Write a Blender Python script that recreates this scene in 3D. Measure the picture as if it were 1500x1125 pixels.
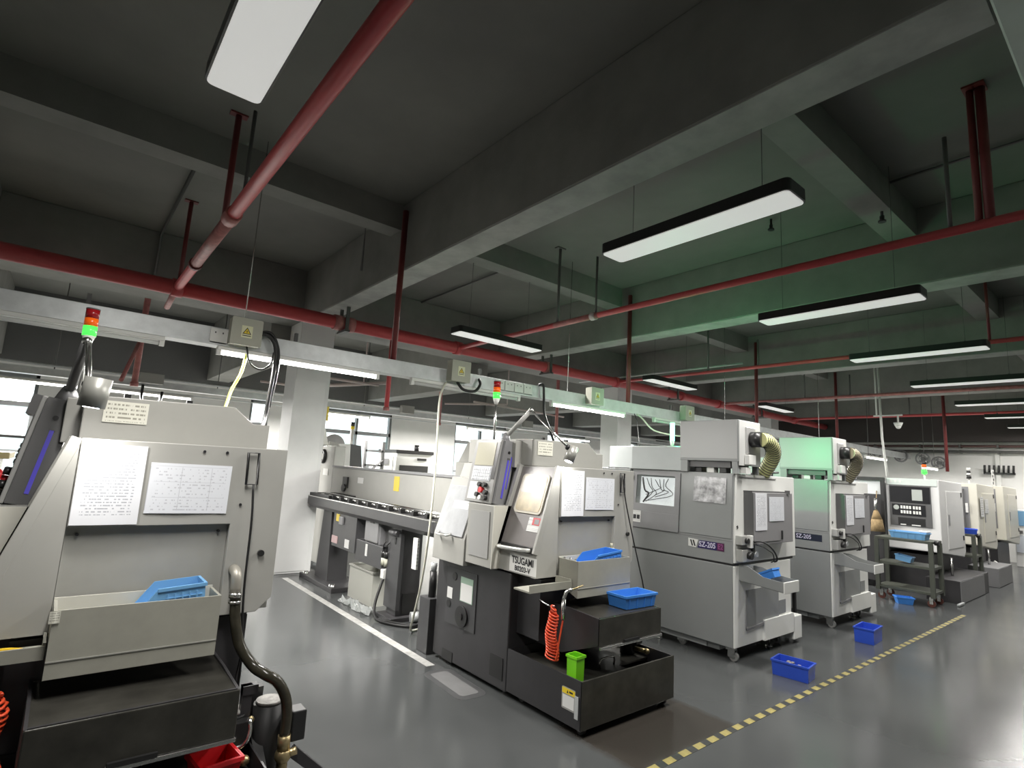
import bpy, bmesh, math, random
from mathutils import Vector as V, Matrix
random.seed(7)
for o in list(bpy.data.objects): bpy.data.objects.remove(o)
SC = bpy.context.scene
COL = SC.collection

# ------------------------------------------------------------------ camera
cam = bpy.data.cameras.new('camera'); co = bpy.data.objects.new('camera', cam); COL.objects.link(co)
rt = V((0.7700732, -0.63560891, 0.05466793)); up = V((-0.13765033, -0.08187203, 0.98709136)); fw = V((0.62292829, 0.76765766, 0.15053923))
m = Matrix.Identity(4)
for i in range(3): m[i][0] = rt[i]; m[i][1] = up[i]; m[i][2] = -fw[i]
m[2][3] = 1.5
co.matrix_world = m
cam.sensor_width = 36; cam.lens = 19.2125; cam.clip_start = .02; cam.clip_end = 100
SC.camera = co
# ------------------------------------------------------------------ world, view
SC.view_settings.view_transform = 'Standard'; SC.view_settings.look = 'None'
SC.view_settings.gamma = 1; SC.view_settings.use_curve_mapping = False
SC.view_settings.exposure = 0.32
w = bpy.data.worlds.new('daylight'); SC.world = w; w.use_nodes = True
bg = w.node_tree.nodes['Background']; bg.inputs[0].default_value = (.90, .97, 1, 1); bg.inputs[1].default_value = 2.2
SC.cycles.max_bounces = 7; SC.cycles.diffuse_bounces = 4; SC.cycles.glossy_bounces = 3; SC.cycles.transmission_bounces = 4
SC.cycles.transparent_max_bounces = 8; SC.cycles.caustics_reflective = False; SC.cycles.caustics_refractive = False
SC.cycles.sample_clamp_indirect = 4
PENDANT_W = 42.0      # watts per pendant fixture
TUBE_W = 95.0         # watts per lit fluorescent tube
GREEN_W = 5.0         # green beacon
WORK_W = 2.2          # watts of the small work lamp on each lathe
TUBE_E = 9.0          # radiance of the glowing tube itself

def area(name, loc, sx, sy, watts, col=(1, .97, .93), rot=(0, 0, 0)):
    l = bpy.data.lights.new(name, 'AREA'); l.shape = 'RECTANGLE'; l.size = sx; l.size_y = sy; l.energy = watts; l.color = col
    o = bpy.data.objects.new(name, l); COL.objects.link(o); o.location = loc; o.rotation_euler = rot
    o.visible_camera = False
    return o

# ------------------------------------------------------------------ materials
MATS = {}
def M(name, col, rough=.5, metal=0., var=.0, vs=6., bump=0., emit=0., ecol=None, coat=0., alpha=1., trans=0., spec=.5):
    if name in MATS: return MATS[name]
    mt = bpy.data.materials.new(name); mt.use_nodes = True; MATS[name] = mt
    nt = mt.node_tree; b = nt.nodes['Principled BSDF']
    c = (*col, 1)
    b.inputs['Base Color'].default_value = c; b.inputs['Roughness'].default_value = rough; b.inputs['Metallic'].default_value = metal
    b.inputs['Specular IOR Level'].default_value = spec
    if coat: b.inputs['Coat Weight'].default_value = coat; b.inputs['Coat Roughness'].default_value = .15
    if alpha < 1: b.inputs['Alpha'].default_value = alpha
    if trans: b.inputs['Transmission Weight'].default_value = trans
    if emit:
        b.inputs['Emission Color'].default_value = (*(ecol or col), 1); b.inputs['Emission Strength'].default_value = emit
    if var or bump:
        tc = nt.nodes.new('ShaderNodeTexCoord'); n = nt.nodes.new('ShaderNodeTexNoise')
        n.inputs['Scale'].default_value = vs; n.inputs['Detail'].default_value = 6; n.inputs['Roughness'].default_value = .62
        nt.links.new(tc.outputs['Object'], n.inputs['Vector'])
        if var:
            r = nt.nodes.new('ShaderNodeMapRange'); r.inputs['From Min'].default_value = .3; r.inputs['From Max'].default_value = .7
            r.inputs['To Min'].default_value = 1 - var; r.inputs['To Max'].default_value = 1 + var
            nt.links.new(n.outputs['Fac'], r.inputs['Value'])
            mx = nt.nodes.new('ShaderNodeVectorMath'); mx.operation = 'SCALE'; mx.inputs[0].default_value = col
            nt.links.new(r.outputs['Result'], mx.inputs['Scale']); nt.links.new(mx.outputs['Vector'], b.inputs['Base Color'])
        if bump:
            bp = nt.nodes.new('ShaderNodeBump'); bp.inputs['Strength'].default_value = bump; bp.inputs['Distance'].default_value = .01
            nt.links.new(n.outputs['Fac'], bp.inputs['Height']); nt.links.new(bp.outputs['Normal'], b.inputs['Normal'])
    return mt

def paper_mat(name, col, ink, rows, dens, margin=.1, table=False, w=.2, h=.3):
    """printed sheet: lines of print in local x/z of the sheet (origin at its lower left corner)"""
    if name in MATS: return MATS[name]
    mt = bpy.data.materials.new(name); mt.use_nodes = True; MATS[name] = mt
    nt = mt.node_tree; N = nt.nodes.new; L = nt.links.new; b = nt.nodes['Principled BSDF']; b.inputs['Roughness'].default_value = .35
    tc = N('ShaderNodeTexCoord'); sp = N('ShaderNodeSeparateXYZ'); L(tc.outputs['Generated'], sp.inputs[0])
    def mth(op, a, c=None, d=None):
        n = N('ShaderNodeMath'); n.operation = op
        for i, x in enumerate((a, c, d)):
            if x is None: continue
            if isinstance(x, (int, float)): n.inputs[i].default_value = x
            else: L(x, n.inputs[i])
        return n.outputs[0]
    x, z = sp.outputs['X'], sp.outputs['Z']
    row = mth('MULTIPLY', z, rows)
    ln = mth('LESS_THAN', mth('FRACT', row), .42)
    cb = N('ShaderNodeCombineXYZ'); L(mth('MULTIPLY', x, 14), cb.inputs[0]); L(mth('FLOOR', row), cb.inputs[1])
    ns = N('ShaderNodeTexNoise'); ns.inputs['Scale'].default_value = 1.7; ns.inputs['Detail'].default_value = 3; L(cb.outputs[0], ns.inputs['Vector'])
    word = mth('GREATER_THAN', ns.outputs['Fac'], 1 - dens)
    inx = mth('MULTIPLY', mth('GREATER_THAN', x, margin), mth('LESS_THAN', x, 1 - margin))
    inz = mth('MULTIPLY', mth('GREATER_THAN', z, margin), mth('LESS_THAN', z, .93))
    f = mth('MULTIPLY', mth('MULTIPLY', ln, word), mth('MULTIPLY', inx, inz))
    if table:
        g1 = mth('LESS_THAN', mth('FRACT', mth('MULTIPLY', z, 3.2)), .025); f = mth('MAXIMUM', f, mth('MULTIPLY', g1, inx))
        g2 = mth('LESS_THAN', mth('FRACT', mth('MULTIPLY', x, 2.7)), .02); f = mth('MAXIMUM', f, mth('MULTIPLY', g2, inz))
    mx = N('ShaderNodeMix'); mx.data_type = 'RGBA'; L(f, mx.inputs['Factor']); mx.inputs['A'].default_value = (*col, 1); mx.inputs['B'].default_value = (*ink, 1)
    L(mx.outputs['Result'], b.inputs['Base Color'])
    return mt

def floor_mat():
    mt = bpy.data.materials.new('grey_epoxy'); mt.use_nodes = True
    nt = mt.node_tree; N = nt.nodes.new; L = nt.links.new; b = nt.nodes['Principled BSDF']
    tc = N('ShaderNodeTexCoord')
    n1 = N('ShaderNodeTexNoise'); n1.inputs['Scale'].default_value = 1.1; n1.inputs['Detail'].default_value = 2.5; n1.inputs['Roughness'].default_value = .5
    n2 = N('ShaderNodeTexNoise'); n2.inputs['Scale'].default_value = 14; n2.inputs['Detail'].default_value = 6
    L(tc.outputs['Object'], n1.inputs['Vector']); L(tc.outputs['Object'], n2.inputs['Vector'])
    cr = N('ShaderNodeValToRGB'); cr.color_ramp.elements[0].position = .2; cr.color_ramp.elements[0].color = (.062, .066, .066, 1)
    cr.color_ramp.elements[1].position = .8; cr.color_ramp.elements[1].color = (.085, .089, .089, 1)
    L(n1.outputs['Fac'], cr.inputs['Fac'])
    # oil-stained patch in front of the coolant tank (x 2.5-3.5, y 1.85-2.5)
    sp = N('ShaderNodeSeparateXYZ'); L(tc.outputs['Object'], sp.inputs[0])
    def mth(op, a, c=None, d=None):
        n = N('ShaderNodeMath'); n.operation = op
        for i, x in enumerate((a, c, d)):
            if x is None: continue
            if isinstance(x, (int, float)): n.inputs[i].default_value = x
            else: L(x, n.inputs[i])
        return n.outputs[0]
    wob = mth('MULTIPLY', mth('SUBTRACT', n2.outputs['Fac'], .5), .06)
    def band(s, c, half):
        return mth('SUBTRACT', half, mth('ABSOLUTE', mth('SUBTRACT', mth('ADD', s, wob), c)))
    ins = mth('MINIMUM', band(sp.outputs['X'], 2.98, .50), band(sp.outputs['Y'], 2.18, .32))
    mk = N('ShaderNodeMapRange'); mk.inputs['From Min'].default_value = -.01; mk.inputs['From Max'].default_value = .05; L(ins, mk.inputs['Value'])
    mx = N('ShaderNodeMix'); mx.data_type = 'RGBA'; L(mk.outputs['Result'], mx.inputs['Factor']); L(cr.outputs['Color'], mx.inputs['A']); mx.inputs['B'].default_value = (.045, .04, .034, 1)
    L(mx.outputs['Result'], b.inputs['Base Color'])
    rr = N('ShaderNodeMapRange'); rr.inputs['From Min'].default_value = .2; rr.inputs['From Max'].default_value = .8; rr.inputs['To Min'].default_value = .13; rr.inputs['To Max'].default_value = .24
    L(n1.outputs['Fac'], rr.inputs['Value']); L(rr.outputs['Result'], b.inputs['Roughness'])
    bp = N('ShaderNodeBump'); bp.inputs['Strength'].default_value = .035; bp.inputs['Distance'].default_value = .004
    L(n2.outputs['Fac'], bp.inputs['Height']); L(bp.outputs['Normal'], b.inputs['Normal'])
    return mt

CEIL = M('ceiling_paint', (.17, .17, .155), .8, var=.12, vs=1.3)
BEAM = M('beam_paint', (.21, .21, .195), .8, var=.14, vs=2.2)
WALLW = M('white_wall', (.78, .775, .75), .7, var=.05, vs=1.5)
COLW = M('white_column_paint', (.74, .745, .73), .6, var=.05, vs=2.)
DARKW = M('dark_wall_paint', (.11, .11, .108), .8, var=.1, vs=1.5)
BEIGE = M('beige_enamel', (.375, .372, .345), .38, var=.05, vs=4.)
BEIGE2 = M('beige_enamel_tray', (.36, .355, .305), .4, var=.10, vs=5.)
CREAM = M('cream_enamel', (.62, .61, .54), .38, var=.03)
INSET = M('grey_inset_enamel', (.345, .343, .315), .4, var=.05)
SILVERP = M('silver_grey_enamel', (.275, .285, .282), .33, var=.03, vs=3.)
WHITEP = M('off_white_enamel', (.84, .845, .81), .36, var=.03, vs=3.)
WHITE = M('white_plastic', (.75, .75, .72), .4)
DGREY = M('dark_grey_enamel', (.105, .105, .105), .4, var=.05)
MGREY = M('mid_grey_enamel', (.23, .23, .235), .4, var=.05)
DOORG = M('taupe_door_enamel', (.20, .185, .18), .32, var=.04)
CHAR = M('charcoal_enamel', (.033, .032, .034), .42, var=.15, vs=5.)
OILY = M('oily_steel', (.055, .053, .045), .28, metal=.3, var=.35, vs=7.)
FEED = M('bar_feeder_grey', (.048, .048, .05), .4, var=.1)
BLACK = M('black_rubber', (.012, .012, .012), .5)
BLK = M('black_plastic', (.02, .02, .02), .35)
STEEL = M('bright_steel', (.62, .62, .6), .25, metal=1.)
CHROME = M('white_chrome', (.85, .85, .82), .15, metal=.6)
GALV = M('galvanised_steel', (.56, .58, .58), .42, metal=.35, var=.12, vs=9.)
BRASS = M('brass', (.5, .4, .22), .35, metal=.9, var=.2, vs=20)
REDP = M('red_pipe_paint', (.55, .075, .08), .42, var=.1, vs=5.)
REDD = M('dark_red_pipe_paint', (.16, .025, .025), .5, var=.15, vs=5.)
REDW = M('worn_red_pipe_paint', (.42, .16, .15), .5, var=.25, vs=14.)
GREYPIPE = M('grey_conduit', (.10, .10, .095), .5)
LAMPBLK = M('lamp_black', (.015, .015, .015), .4)
DIFF = M('lamp_diffuser', (.8, .8, .78), .5, emit=.33, ecol=(1, .99, .96))
DIFFOFF = M('tube_off', (.7, .71, .69), .3)
TUBE = M('glowing_tube', (1, 1, 1), .5, emit=TUBE_E, ecol=(1, .99, .95))
BLUE = M('blue_bin_plastic', (.06, .25, .72), .38, var=.06)
BLUED = M('deep_blue_bin_plastic', (.035, .10, .62), .38, var=.06)
BLUEL = M('pale_blue_basket_plastic', (.18, .42, .72), .42, var=.06)
GREEN = M('green_cup_plastic', (.22, .72, .02), .4)
REDPL = M('red_plastic', (.62, .015, .02), .4)
ORANGE = M('orange_coil_hose', (.75, .085, .03), .35)
YELLOW = M('yellow_plastic', (.75, .5, .02), .4)
YELT = M('yellow_tape', (.31, .26, .085), .55, var=.2, vs=25)
BLKT = M('black_tape', (.028, .03, .028), .5, var=.2, vs=25)
LINEW = M('worn_white_line', (.42, .42, .40), .6, var=.25, vs=18)
PATCHM = M('worn_floor_patch', (.165, .165, .165), .5, var=.1)
PATCHD = M('worn_floor_patch_rim', (.075, .077, .078), .4, var=.1)
YHOSE = M('yellow_air_hose', (.62, .66, .12), .4)
WHOSE = M('pale_air_hose', (.62, .62, .52), .4)
DUCT = M('translucent_yellow_duct', (.86, .86, .42), .4, var=.05)
DUCTT = M('tan_duct', (.62, .56, .38), .4, var=.05)
TRED = M('tower_red', (.30, .008, .012), .25)
TORG = M('tower_orange', (.85, .13, .01), .25, emit=.15)
TGRN = M('tower_green_lit', (.05, .8, .05), .25, emit=1.3, ecol=(.06, 1, .08))
BEACON = M('green_beacon_lit', (.2, 1, .5), .3, emit=6., ecol=(.12, 1, .42))
SCREEN = M('cream_screen', (.55, .53, .42), .2)
KEYS = M('grey_keyboard', (.55, .57, .60), .4, var=.2, vs=60)
BLUEV = M('violet_blue_slot', (.12, .10, .62), .25)
DARKGL = M('dark_glass', (.015, .015, .017), .08)
PAPER1 = paper_mat('printed_sheet_text', (.82, .83, .86), (.45, .46, .50), 26, .52, .12)
PAPER2 = paper_mat('printed_sheet_form', (.76, .78, .82), (.56, .57, .61), 16, .45, .06, True)
PAPERP = paper_mat('printed_sheet_picture', (.62, .63, .63), (.25, .25, .25), 7, .5, .06)
NOTE = paper_mat('printed_note', (.78, .77, .68), (.35, .34, .28), 5, .52, .06)
STICK = paper_mat('printed_label', (.74, .74, .72), (.2, .2, .2), 9, .5, .06)
STICKR = M('red_label', (.55, .02, .03), .4)
STICKY = M('yellow_label', (.80, .60, .03), .4)
INK = M('black_ink', (.015, .015, .018), .5)
NAVY = M('navy_badge', (.028, .02, .10), .35)
NAVYD = M('dark_navy_badge', (.02, .025, .045), .35)
PURP = M('purple_letters', (.30, .08, .24), .4)
LILAC = M('pale_letters', (.6, .58, .72), .4)
REDPAN = M('maroon_badge', (.10, .02, .07), .35)
GREENBX = M('green_label', (.30, .42, .33), .5)
OLIVE = M('olive_grey_steel', (.075, .082, .065), .5, var=.12)
TANBAG = M('tan_cloth', (.28, .2, .1), .9, var=.3, vs=20)
INTER = M('machine_interior', (.42, .36, .22), .4, var=.35, vs=9)
def glass_mat(name, tint, gloss=.12):
    mt = bpy.data.materials.new(name); mt.use_nodes = True; nt = mt.node_tree; nt.nodes.clear(); N = nt.nodes.new; L = nt.links.new
    o = N('ShaderNodeOutputMaterial'); t = N('ShaderNodeBsdfTransparent'); t.inputs[0].default_value = (*tint, 1)
    g = N('ShaderNodeBsdfGlossy'); g.inputs['Roughness'].default_value = .03; mx = N('ShaderNodeMixShader'); mx.inputs[0].default_value = gloss
    L(t.outputs[0], mx.inputs[1]); L(g.outputs[0], mx.inputs[2]); L(mx.outputs[0], o.inputs[0]); return mt
GLASS = glass_mat('window_glass', (.93, .95, .95), .06)
GLASST = glass_mat('teal_window_glass', (.72, .78, .765), .06)
GLASSC = glass_mat('clear_guard_glass', (.85, .87, .87), .12)

# ------------------------------------------------------------------ mesh building
class B:
    """collects shapes in design (world) coordinates"""
    def __init__(s): s.bm = bmesh.new()
    def _bev(s, vs, b, seg=2):
        es = {e for v in vs for e in v.link_edges}
        bmesh.ops.bevel(s.bm, geom=list(es), offset=b, segments=seg, affect='EDGES', profile=.5)
    def box(s, x0, x1, y0, y1, z0, z1, b=0, seg=2):
        c = [s.bm.verts.new((x, y, z)) for z in (z0, z1) for y in (y0, y1) for x in (x0, x1)]
        for f in ((0, 2, 3, 1), (4, 5, 7, 6), (0, 1, 5, 4), (2, 6, 7, 3), (0, 4, 6, 2), (1, 3, 7, 5)): s.bm.faces.new([c[i] for i in f])
        if b: s._bev(c, b, seg)
        return s
    def poly(s, pts, fr, n0, n1, b=0):
        """polygon (u,v) in frame fr, thickness n0..n1"""
        o, u, v, n = fr; k = len(pts)
        a = [s.bm.verts.new(o + u * p[0] + v * p[1] + n * n0) for p in pts]; c = [s.bm.verts.new(o + u * p[0] + v * p[1] + n * n1) for p in pts]
        fs = [s.bm.faces.new(a[::-1]), s.bm.faces.new(c)]
        for i in range(k): fs.append(s.bm.faces.new((a[i], a[(i + 1) % k], c[(i + 1) % k], c[i])))
        bmesh.ops.recalc_face_normals(s.bm, faces=fs)
        if b: s._bev(a + c, b)
        return s
    def slab(s, fr, u0, u1, v0, v1, n0, n1, b=0): return s.poly([(u0, v0), (u1, v0), (u1, v1), (u0, v1)], fr, n0, n1, b)
    def rrect(s, fr, u0, u1, v0, v1, n0, n1, r, k=4):
        pts = []
        for cx, cy, a0 in ((u1 - r, v0 + r, -90), (u1 - r, v1 - r, 0), (u0 + r, v1 - r, 90), (u0 + r, v0 + r, 180)):
            for i in range(k + 1):
                a = math.radians(a0 + 90 * i / k); pts.append((cx + r * math.cos(a), cy + r * math.sin(a)))
        return s.poly(pts, fr, n0, n1)
    def prism(s, pts, ax, a0, a1, b=0):
        fr = {'y': (V((0, 0, 0)), V((1, 0, 0)), V((0, 0, 1)), V((0, 1, 0))), 'x': (V((0, 0, 0)), V((0, 1, 0)), V((0, 0, 1)), V((1, 0, 0))), 'z': (V((0, 0, 0)), V((1, 0, 0)), V((0, 1, 0)), V((0, 0, 1)))}[ax]
        return s.poly(pts, fr, a0, a1, b)
    def ring(s, c, ax, r, n):
        ax = ax.normalized(); t = V((0, 0, 1)) if abs(ax.z) < .9 else V((1, 0, 0)); u = ax.cross(t).normalized(); v = ax.cross(u)
        return [s.bm.verts.new(c + (u * math.cos(2 * math.pi * i / n) + v * math.sin(2 * math.pi * i / n)) * r) for i in range(n)]
    def cyl(s, p0, p1, r, n=14, r2=None, caps=True):
        p0, p1 = V(p0), V(p1); r2 = r if r2 is None else r2; d = p1 - p0
        a = s.ring(p0, d, r, n); c = s.ring(p1, d, r2, n)
        for i in range(n):
            f = s.bm.faces.new((a[i], a[(i + 1) % n], c[(i + 1) % n], c[i])); f.smooth = True
        if caps: s.bm.faces.new(a[::-1]); s.bm.faces.new(c)
        return s
    def pipe(s, p0, p1, r, ri, n=18):
        """hollow cup, open at p1"""
        p0, p1 = V(p0), V(p1); d = p1 - p0
        a = s.ring(p0, d, r, n); c = s.ring(p1, d, r, n); e = s.ring(p1, d, ri, n); g = s.ring(p0 + d * .15, d, ri, n)
        for q, t in ((a, c), (c, e), (e, g)):
            for i in range(n): s.bm.faces.new((q[i], q[(i + 1) % n], t[(i + 1) % n], t[i])).smooth = True
        s.bm.faces.new(a[::-1]); s.bm.faces.new(g); return s
    def tube(s, pts, r, n=8, smooth=0, closed=False):
        pts = [V(p) for p in pts]
        if smooth:
            q = []
            P = ([pts[-1]] + pts + pts[:2]) if closed else ([pts[0] * 2 - pts[1]] + pts + [pts[-1] * 2 - pts[-2]])
            for i in range(1, len(P) - 2):
                for k in range(smooth):
                    t = k / smooth; a, b, c, d = P[i - 1], P[i], P[i + 1], P[i + 2]
                    q.append(.5 * ((2 * b) + (c - a) * t + (2 * a - 5 * b + 4 * c - d) * t * t + (3 * b - a - 3 * c + d) * t ** 3))
            if not closed: q.append(pts[-1])
            pts = q
        k = len(pts); prev = None; rings = []
        up = None
        for i, p in enumerate(pts):
            d = (pts[(i + 1) % k] - pts[i - 1]) if closed else (pts[min(i + 1, k - 1)] - pts[max(i - 1, 0)])
            d.normalize()
            if up is None:
                t = V((0, 0, 1)) if abs(d.z) < .9 else V((1, 0, 0)); up = d.cross(t).normalized()
            up = (up - d * up.dot(d)).normalized(); v = d.cross(up)
            rr = r(i / max(1, k - 1)) if callable(r) else r
            rings.append([s.bm.verts.new(p + (up * math.cos(2 * math.pi * j / n) + v * math.sin(2 * math.pi * j / n)) * rr) for j in range(n)])
        for i in range(k if closed else k - 1):
            a, b = rings[i], rings[(i + 1) % k]
            for j in range(n): s.bm.faces.new((a[j], a[(j + 1) % n], b[(j + 1) % n], b[j])).smooth = True
        if not closed: s.bm.faces.new(rings[0][::-1]); s.bm.faces.new(rings[-1])
        return s
    def bin(s, fr, w, d, h, t, ribs=0, taper=.9, low=None):
        """open bin: frame origin at base centre, u width, v depth, n up"""
        o, u, v, n = fr
        lo, hi = (w / 2 * taper, d / 2 * taper), (w / 2, d / 2)
        def rng(a, z, low=None):
            hz = [z] * 4
            if low is not None: hz[0] = hz[1] = low
            return [s.bm.verts.new(o + u * sx * a[0] + v * sy * a[1] + n * hz[i]) for i, (sx, sy) in enumerate(((-1, -1), (1, -1), (1, 1), (-1, 1)))]
        ob, ot = rng(lo, 0), rng(hi, h, low); it = rng((hi[0] - t, hi[1] - t), h, low); ib = rng((lo[0] - t, lo[1] - t), t)
        for q, p in ((ob, ot), (ot, it), (it, ib)):
            for i in range(4): s.bm.faces.new((q[i], q[(i + 1) % 4], p[(i + 1) % 4], p[i]))
        s.bm.faces.new(ob[::-1]); s.bm.faces.new(ib)
        for i in range(ribs):
            f = -1 + 2 * (i + .5) / ribs
            for sy in (-1, 1):
                s.poly([(f * w / 2 * .94 - .005, 0), (f * w / 2 * .94 + .005, 0), (f * w / 2 + .005, h - .004), (f * w / 2 - .005, h - .004)], (o + v * sy * d / 2 * taper - v * sy * .004, u, n + v * sy * (d / 2 * (1 - taper)) / h, v * sy), 0, .008)
        # rim
        for sy in (-1, 1):
            if low is None: s.poly([(-w / 2 - .006, h - .014), (w / 2 + .006, h - .014), (w / 2 + .006, h), (-w / 2 - .006, h)], (o + v * sy * d / 2, u, n, v * sy), -.001, .006)
        for sx in (-1, 1):
            if low is None: s.poly([(-d / 2, h - .014), (d / 2, h - .014), (d / 2, h), (-d / 2, h)], (o + u * sx * w / 2, v, n, u * sx), -.001, .006)
        return s
    def disc(s, fr, cu, cv, r, n0, n1, k=16, r2=None):
        o, u, v, n = fr
        return s.cyl(o + u * cu + v * cv + n * n0, o + u * cu + v * cv + n * n1, r, k, r2)
    def ball(s, c, r, sx=1, sy=1, sz=1):
        mt = Matrix.Translation(V(c)) @ Matrix.Diagonal((r * sx, r * sy, r * sz, 1))
        q = bmesh.ops.create_uvsphere(s.bm, u_segments=14, v_segments=8, radius=1, matrix=mt)
        for v in q['verts']:
            for f in v.link_faces: f.smooth = True
        return s

def FF(x, y, z):  return (V((x, y, z)), V((1, 0, 0)), V((0, 0, 1)), V((0, -1, 0)))     # a face turned to -Y
def FL(x, y, z):  return (V((x, y, z)), V((0, -1, 0)), V((0, 0, 1)), V((-1, 0, 0)))    # a face turned to -X
def FT(x, y, z, a=0): return (V((x, y, z)), V((math.cos(a), math.sin(a), 0)), V((-math.sin(a), math.cos(a), 0)), V((0, 0, 1)))
REF = {}
def thing(name, label, cat, ref, at=None, group=None):
    o = bpy.data.objects.new(name, None); COL.objects.link(o); o.empty_display_size = .1
    o.location = at or ref; REF[o] = V(ref); o['label'] = label; o['category'] = cat
    if group: o['group'] = group
    return o
def part(name, b, mat, parent, label=None):
    me = bpy.data.meshes.new(name); r = REF[parent]
    bmesh.ops.translate(b.bm, verts=b.bm.verts, vec=-r); b.bm.to_mesh(me); b.bm.free(); me.materials.append(mat)
    o = bpy.data.objects.new(name, me); COL.objects.link(o); o.parent = parent; REF[o] = r
    if label: o['label'] = label
    return o
def solo(name, b, mat, label, cat, ref, at=None, group=None, kind=None):
    me = bpy.data.meshes.new(name); r = V(ref)
    bmesh.ops.translate(b.bm, verts=b.bm.verts, vec=-r); b.bm.to_mesh(me); b.bm.free(); me.materials.append(mat)
    o = bpy.data.objects.new(name, me); COL.objects.link(o); o.location = at or ref; REF[o] = r
    if kind: o['kind'] = kind
    else: o['label'] = label; o['category'] = cat
    if group: o['group'] = group
    return o
def struct(name, b, mat, ref=(0, 0, 0), parent=None):
    if parent is not None: return part(name, b, mat, parent)
    return solo(name, b, mat, None, None, ref, kind='structure')
def letters(text, size, mat, parent, fr, name='lettering', bold=.0, sx=1.):
    """flat lettering in frame fr, centred on its origin"""
    cu = bpy.data.curves.new('t', 'FONT'); cu.body = text; cu.size = size; cu.align_x = 'CENTER'; cu.align_y = 'CENTER'; cu.extrude = .0006; cu.offset = bold; cu.resolution_u = 3
    t = bpy.data.objects.new('t', cu); COL.objects.link(t); bpy.context.view_layer.update()
    me = bpy.data.meshes.new_from_object(t.evaluated_get(bpy.context.evaluated_depsgraph_get())); bpy.data.objects.remove(t)
    o_, u, v, n = fr; mt = Matrix.Identity(4)
    for i in range(3): mt[i][0] = u[i] * sx; mt[i][1] = v[i]; mt[i][2] = n[i]; mt[i][3] = (o_ + n * .0012 - REF[parent])[i]
    me.transform(mt); me.name = name; me.materials.clear(); me.materials.append(mat)
    o = bpy.data.objects.new(name, me); COL.objects.link(o); o.parent = parent; REF[o] = REF[parent]; return o
def copy_tree(o, loc, label=None, group=None):
    c = o.copy(); COL.objects.link(c); c.location = loc
    if label: c['label'] = label
    if group: c['group'] = group
    for ch in o.children:
        d = ch.copy(); COL.objects.link(d); d.parent = c
        for g in ch.children:
            e = g.copy(); COL.objects.link(e); e.parent = d
    return c

# ================================================================== THE SETTING
ROOM_X0, ROOM_X1, ROOM_Y0, ROOM_Y1, H = -5., 17., -4.5, 12.2, 4.0
b = B().box(ROOM_X0, ROOM_X1, ROOM_Y0, ROOM_Y1, -.1, 0); struct('floor', b, floor_mat())
struct('ceiling', B().box(ROOM_X0, ROOM_X1, ROOM_Y0, ROOM_Y1 + .3, H, H + .2), CEIL)
struct('wall_right', B().box(ROOM_X1, ROOM_X1 + .2, ROOM_Y0, ROOM_Y1, 0, H), WALLW)
struct('wall_left', B().box(ROOM_X0 - .2, ROOM_X0, ROOM_Y0, ROOM_Y1, 0, H), WALLW)
struct('wall_front', B().box(ROOM_X0, ROOM_X1, ROOM_Y0 - .2, ROOM_Y0, 0, H), WALLW)
WIN = [(-2.6, -.40), (2.95, 3.32), (4.45, 6.2), (8.05, 9.8), (11.4, 13.1), (14.4, 15.8)]
WZ0, WZT, WZ1 = .95, 2.1, 2.6
b = B()
xs = [ROOM_X0] + [x for w_ in WIN for x in w_] + [ROOM_X1]
for i in range(0, len(xs), 2): b.box(xs[i], xs[i + 1], 12.2, 12.45, 0, H)
for x0, x1 in WIN: b.box(x0, x1, 12.2, 12.45, 0, WZ0); b.box(x0, x1, 12.2, 12.45, WZ1, H)
struct('wall_back', b, WALLW)
struct('trim_1', B().box(ROOM_X0, ROOM_X1, 12.0, 12.2, 2.78, H), DARKW)            # dark painted beam over the back wall
FRAME = M('window_frame', (.16, .17, .17), .4)
for i, (x0, x1) in enumerate(WIN):
    ref = (x0, 12.3, 0)
    t = .05; b = B()
    b.box(x0, x1, 12.24, 12.34, WZ0, WZ0 + t).box(x0, x1, 12.24, 12.34, WZ1 - t, WZ1).box(x0, x0 + t, 12.24, 12.34, WZ0, WZ1).box(x1 - t, x1, 12.24, 12.34, WZ0, WZ1)
    b.box(x0, x1, 12.24, 12.34, WZT - .04, WZT + .04)
    n = max(1, round((x1 - x0) / .85))
    for k in range(1, n): xm = x0 + (x1 - x0) * k / n; b.box(xm - .025, xm + .025, 12.24, 12.34, WZ0, WZ1)
    b.box(x0, x1, 12.25, 12.33, 1.30, 1.34)
    f = solo('window_%d' % (i + 1), b, FRAME, None, None, ref, kind='structure')
    for k in range(n):
        a0, a1 = x0 + (x1 - x0) * k / n, x0 + (x1 - x0) * (k + 1) / n
        part('pane', B().box(a0 + .03, a1 - .03, 12.285, 12.291, WZ0 + .03, WZT - .03), GLASST, f)
        part('pane', B().box(a0 + .03, a1 - .03, 12.285, 12.291, WZT + .03, WZ1 - .03), GLASS, f)

# beams
BX = [(-1.10, -.80), (2.30, 2.57), (5.66, 5.95), (9.10, 9.40), (12.5, 12.8), (15.9, 16.2)]
SOFF = M('bounce_lightened_soffit', (.36, .36, .34), .85, var=.22, vs=3.5)  # lighter beam underside: light bounced off the floor put into the colour
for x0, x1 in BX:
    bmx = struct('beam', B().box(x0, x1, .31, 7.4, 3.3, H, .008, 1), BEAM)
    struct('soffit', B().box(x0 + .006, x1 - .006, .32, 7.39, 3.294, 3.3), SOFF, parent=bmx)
for x0, x1 in BX: struct('beam', B().box(x0 - .25, x1 - .12, 7.9, 12.0, 2.86, H, .008, 1), BEAM)
for x0, x1 in BX: struct('beam', B().box(x0, x1, ROOM_Y0, -.12, 3.3, H), BEAM)
struct('beam', B().box(ROOM_X0, ROOM_X1, 7.4, 7.9, 3.3, H, .008, 1), BEAM)
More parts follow.
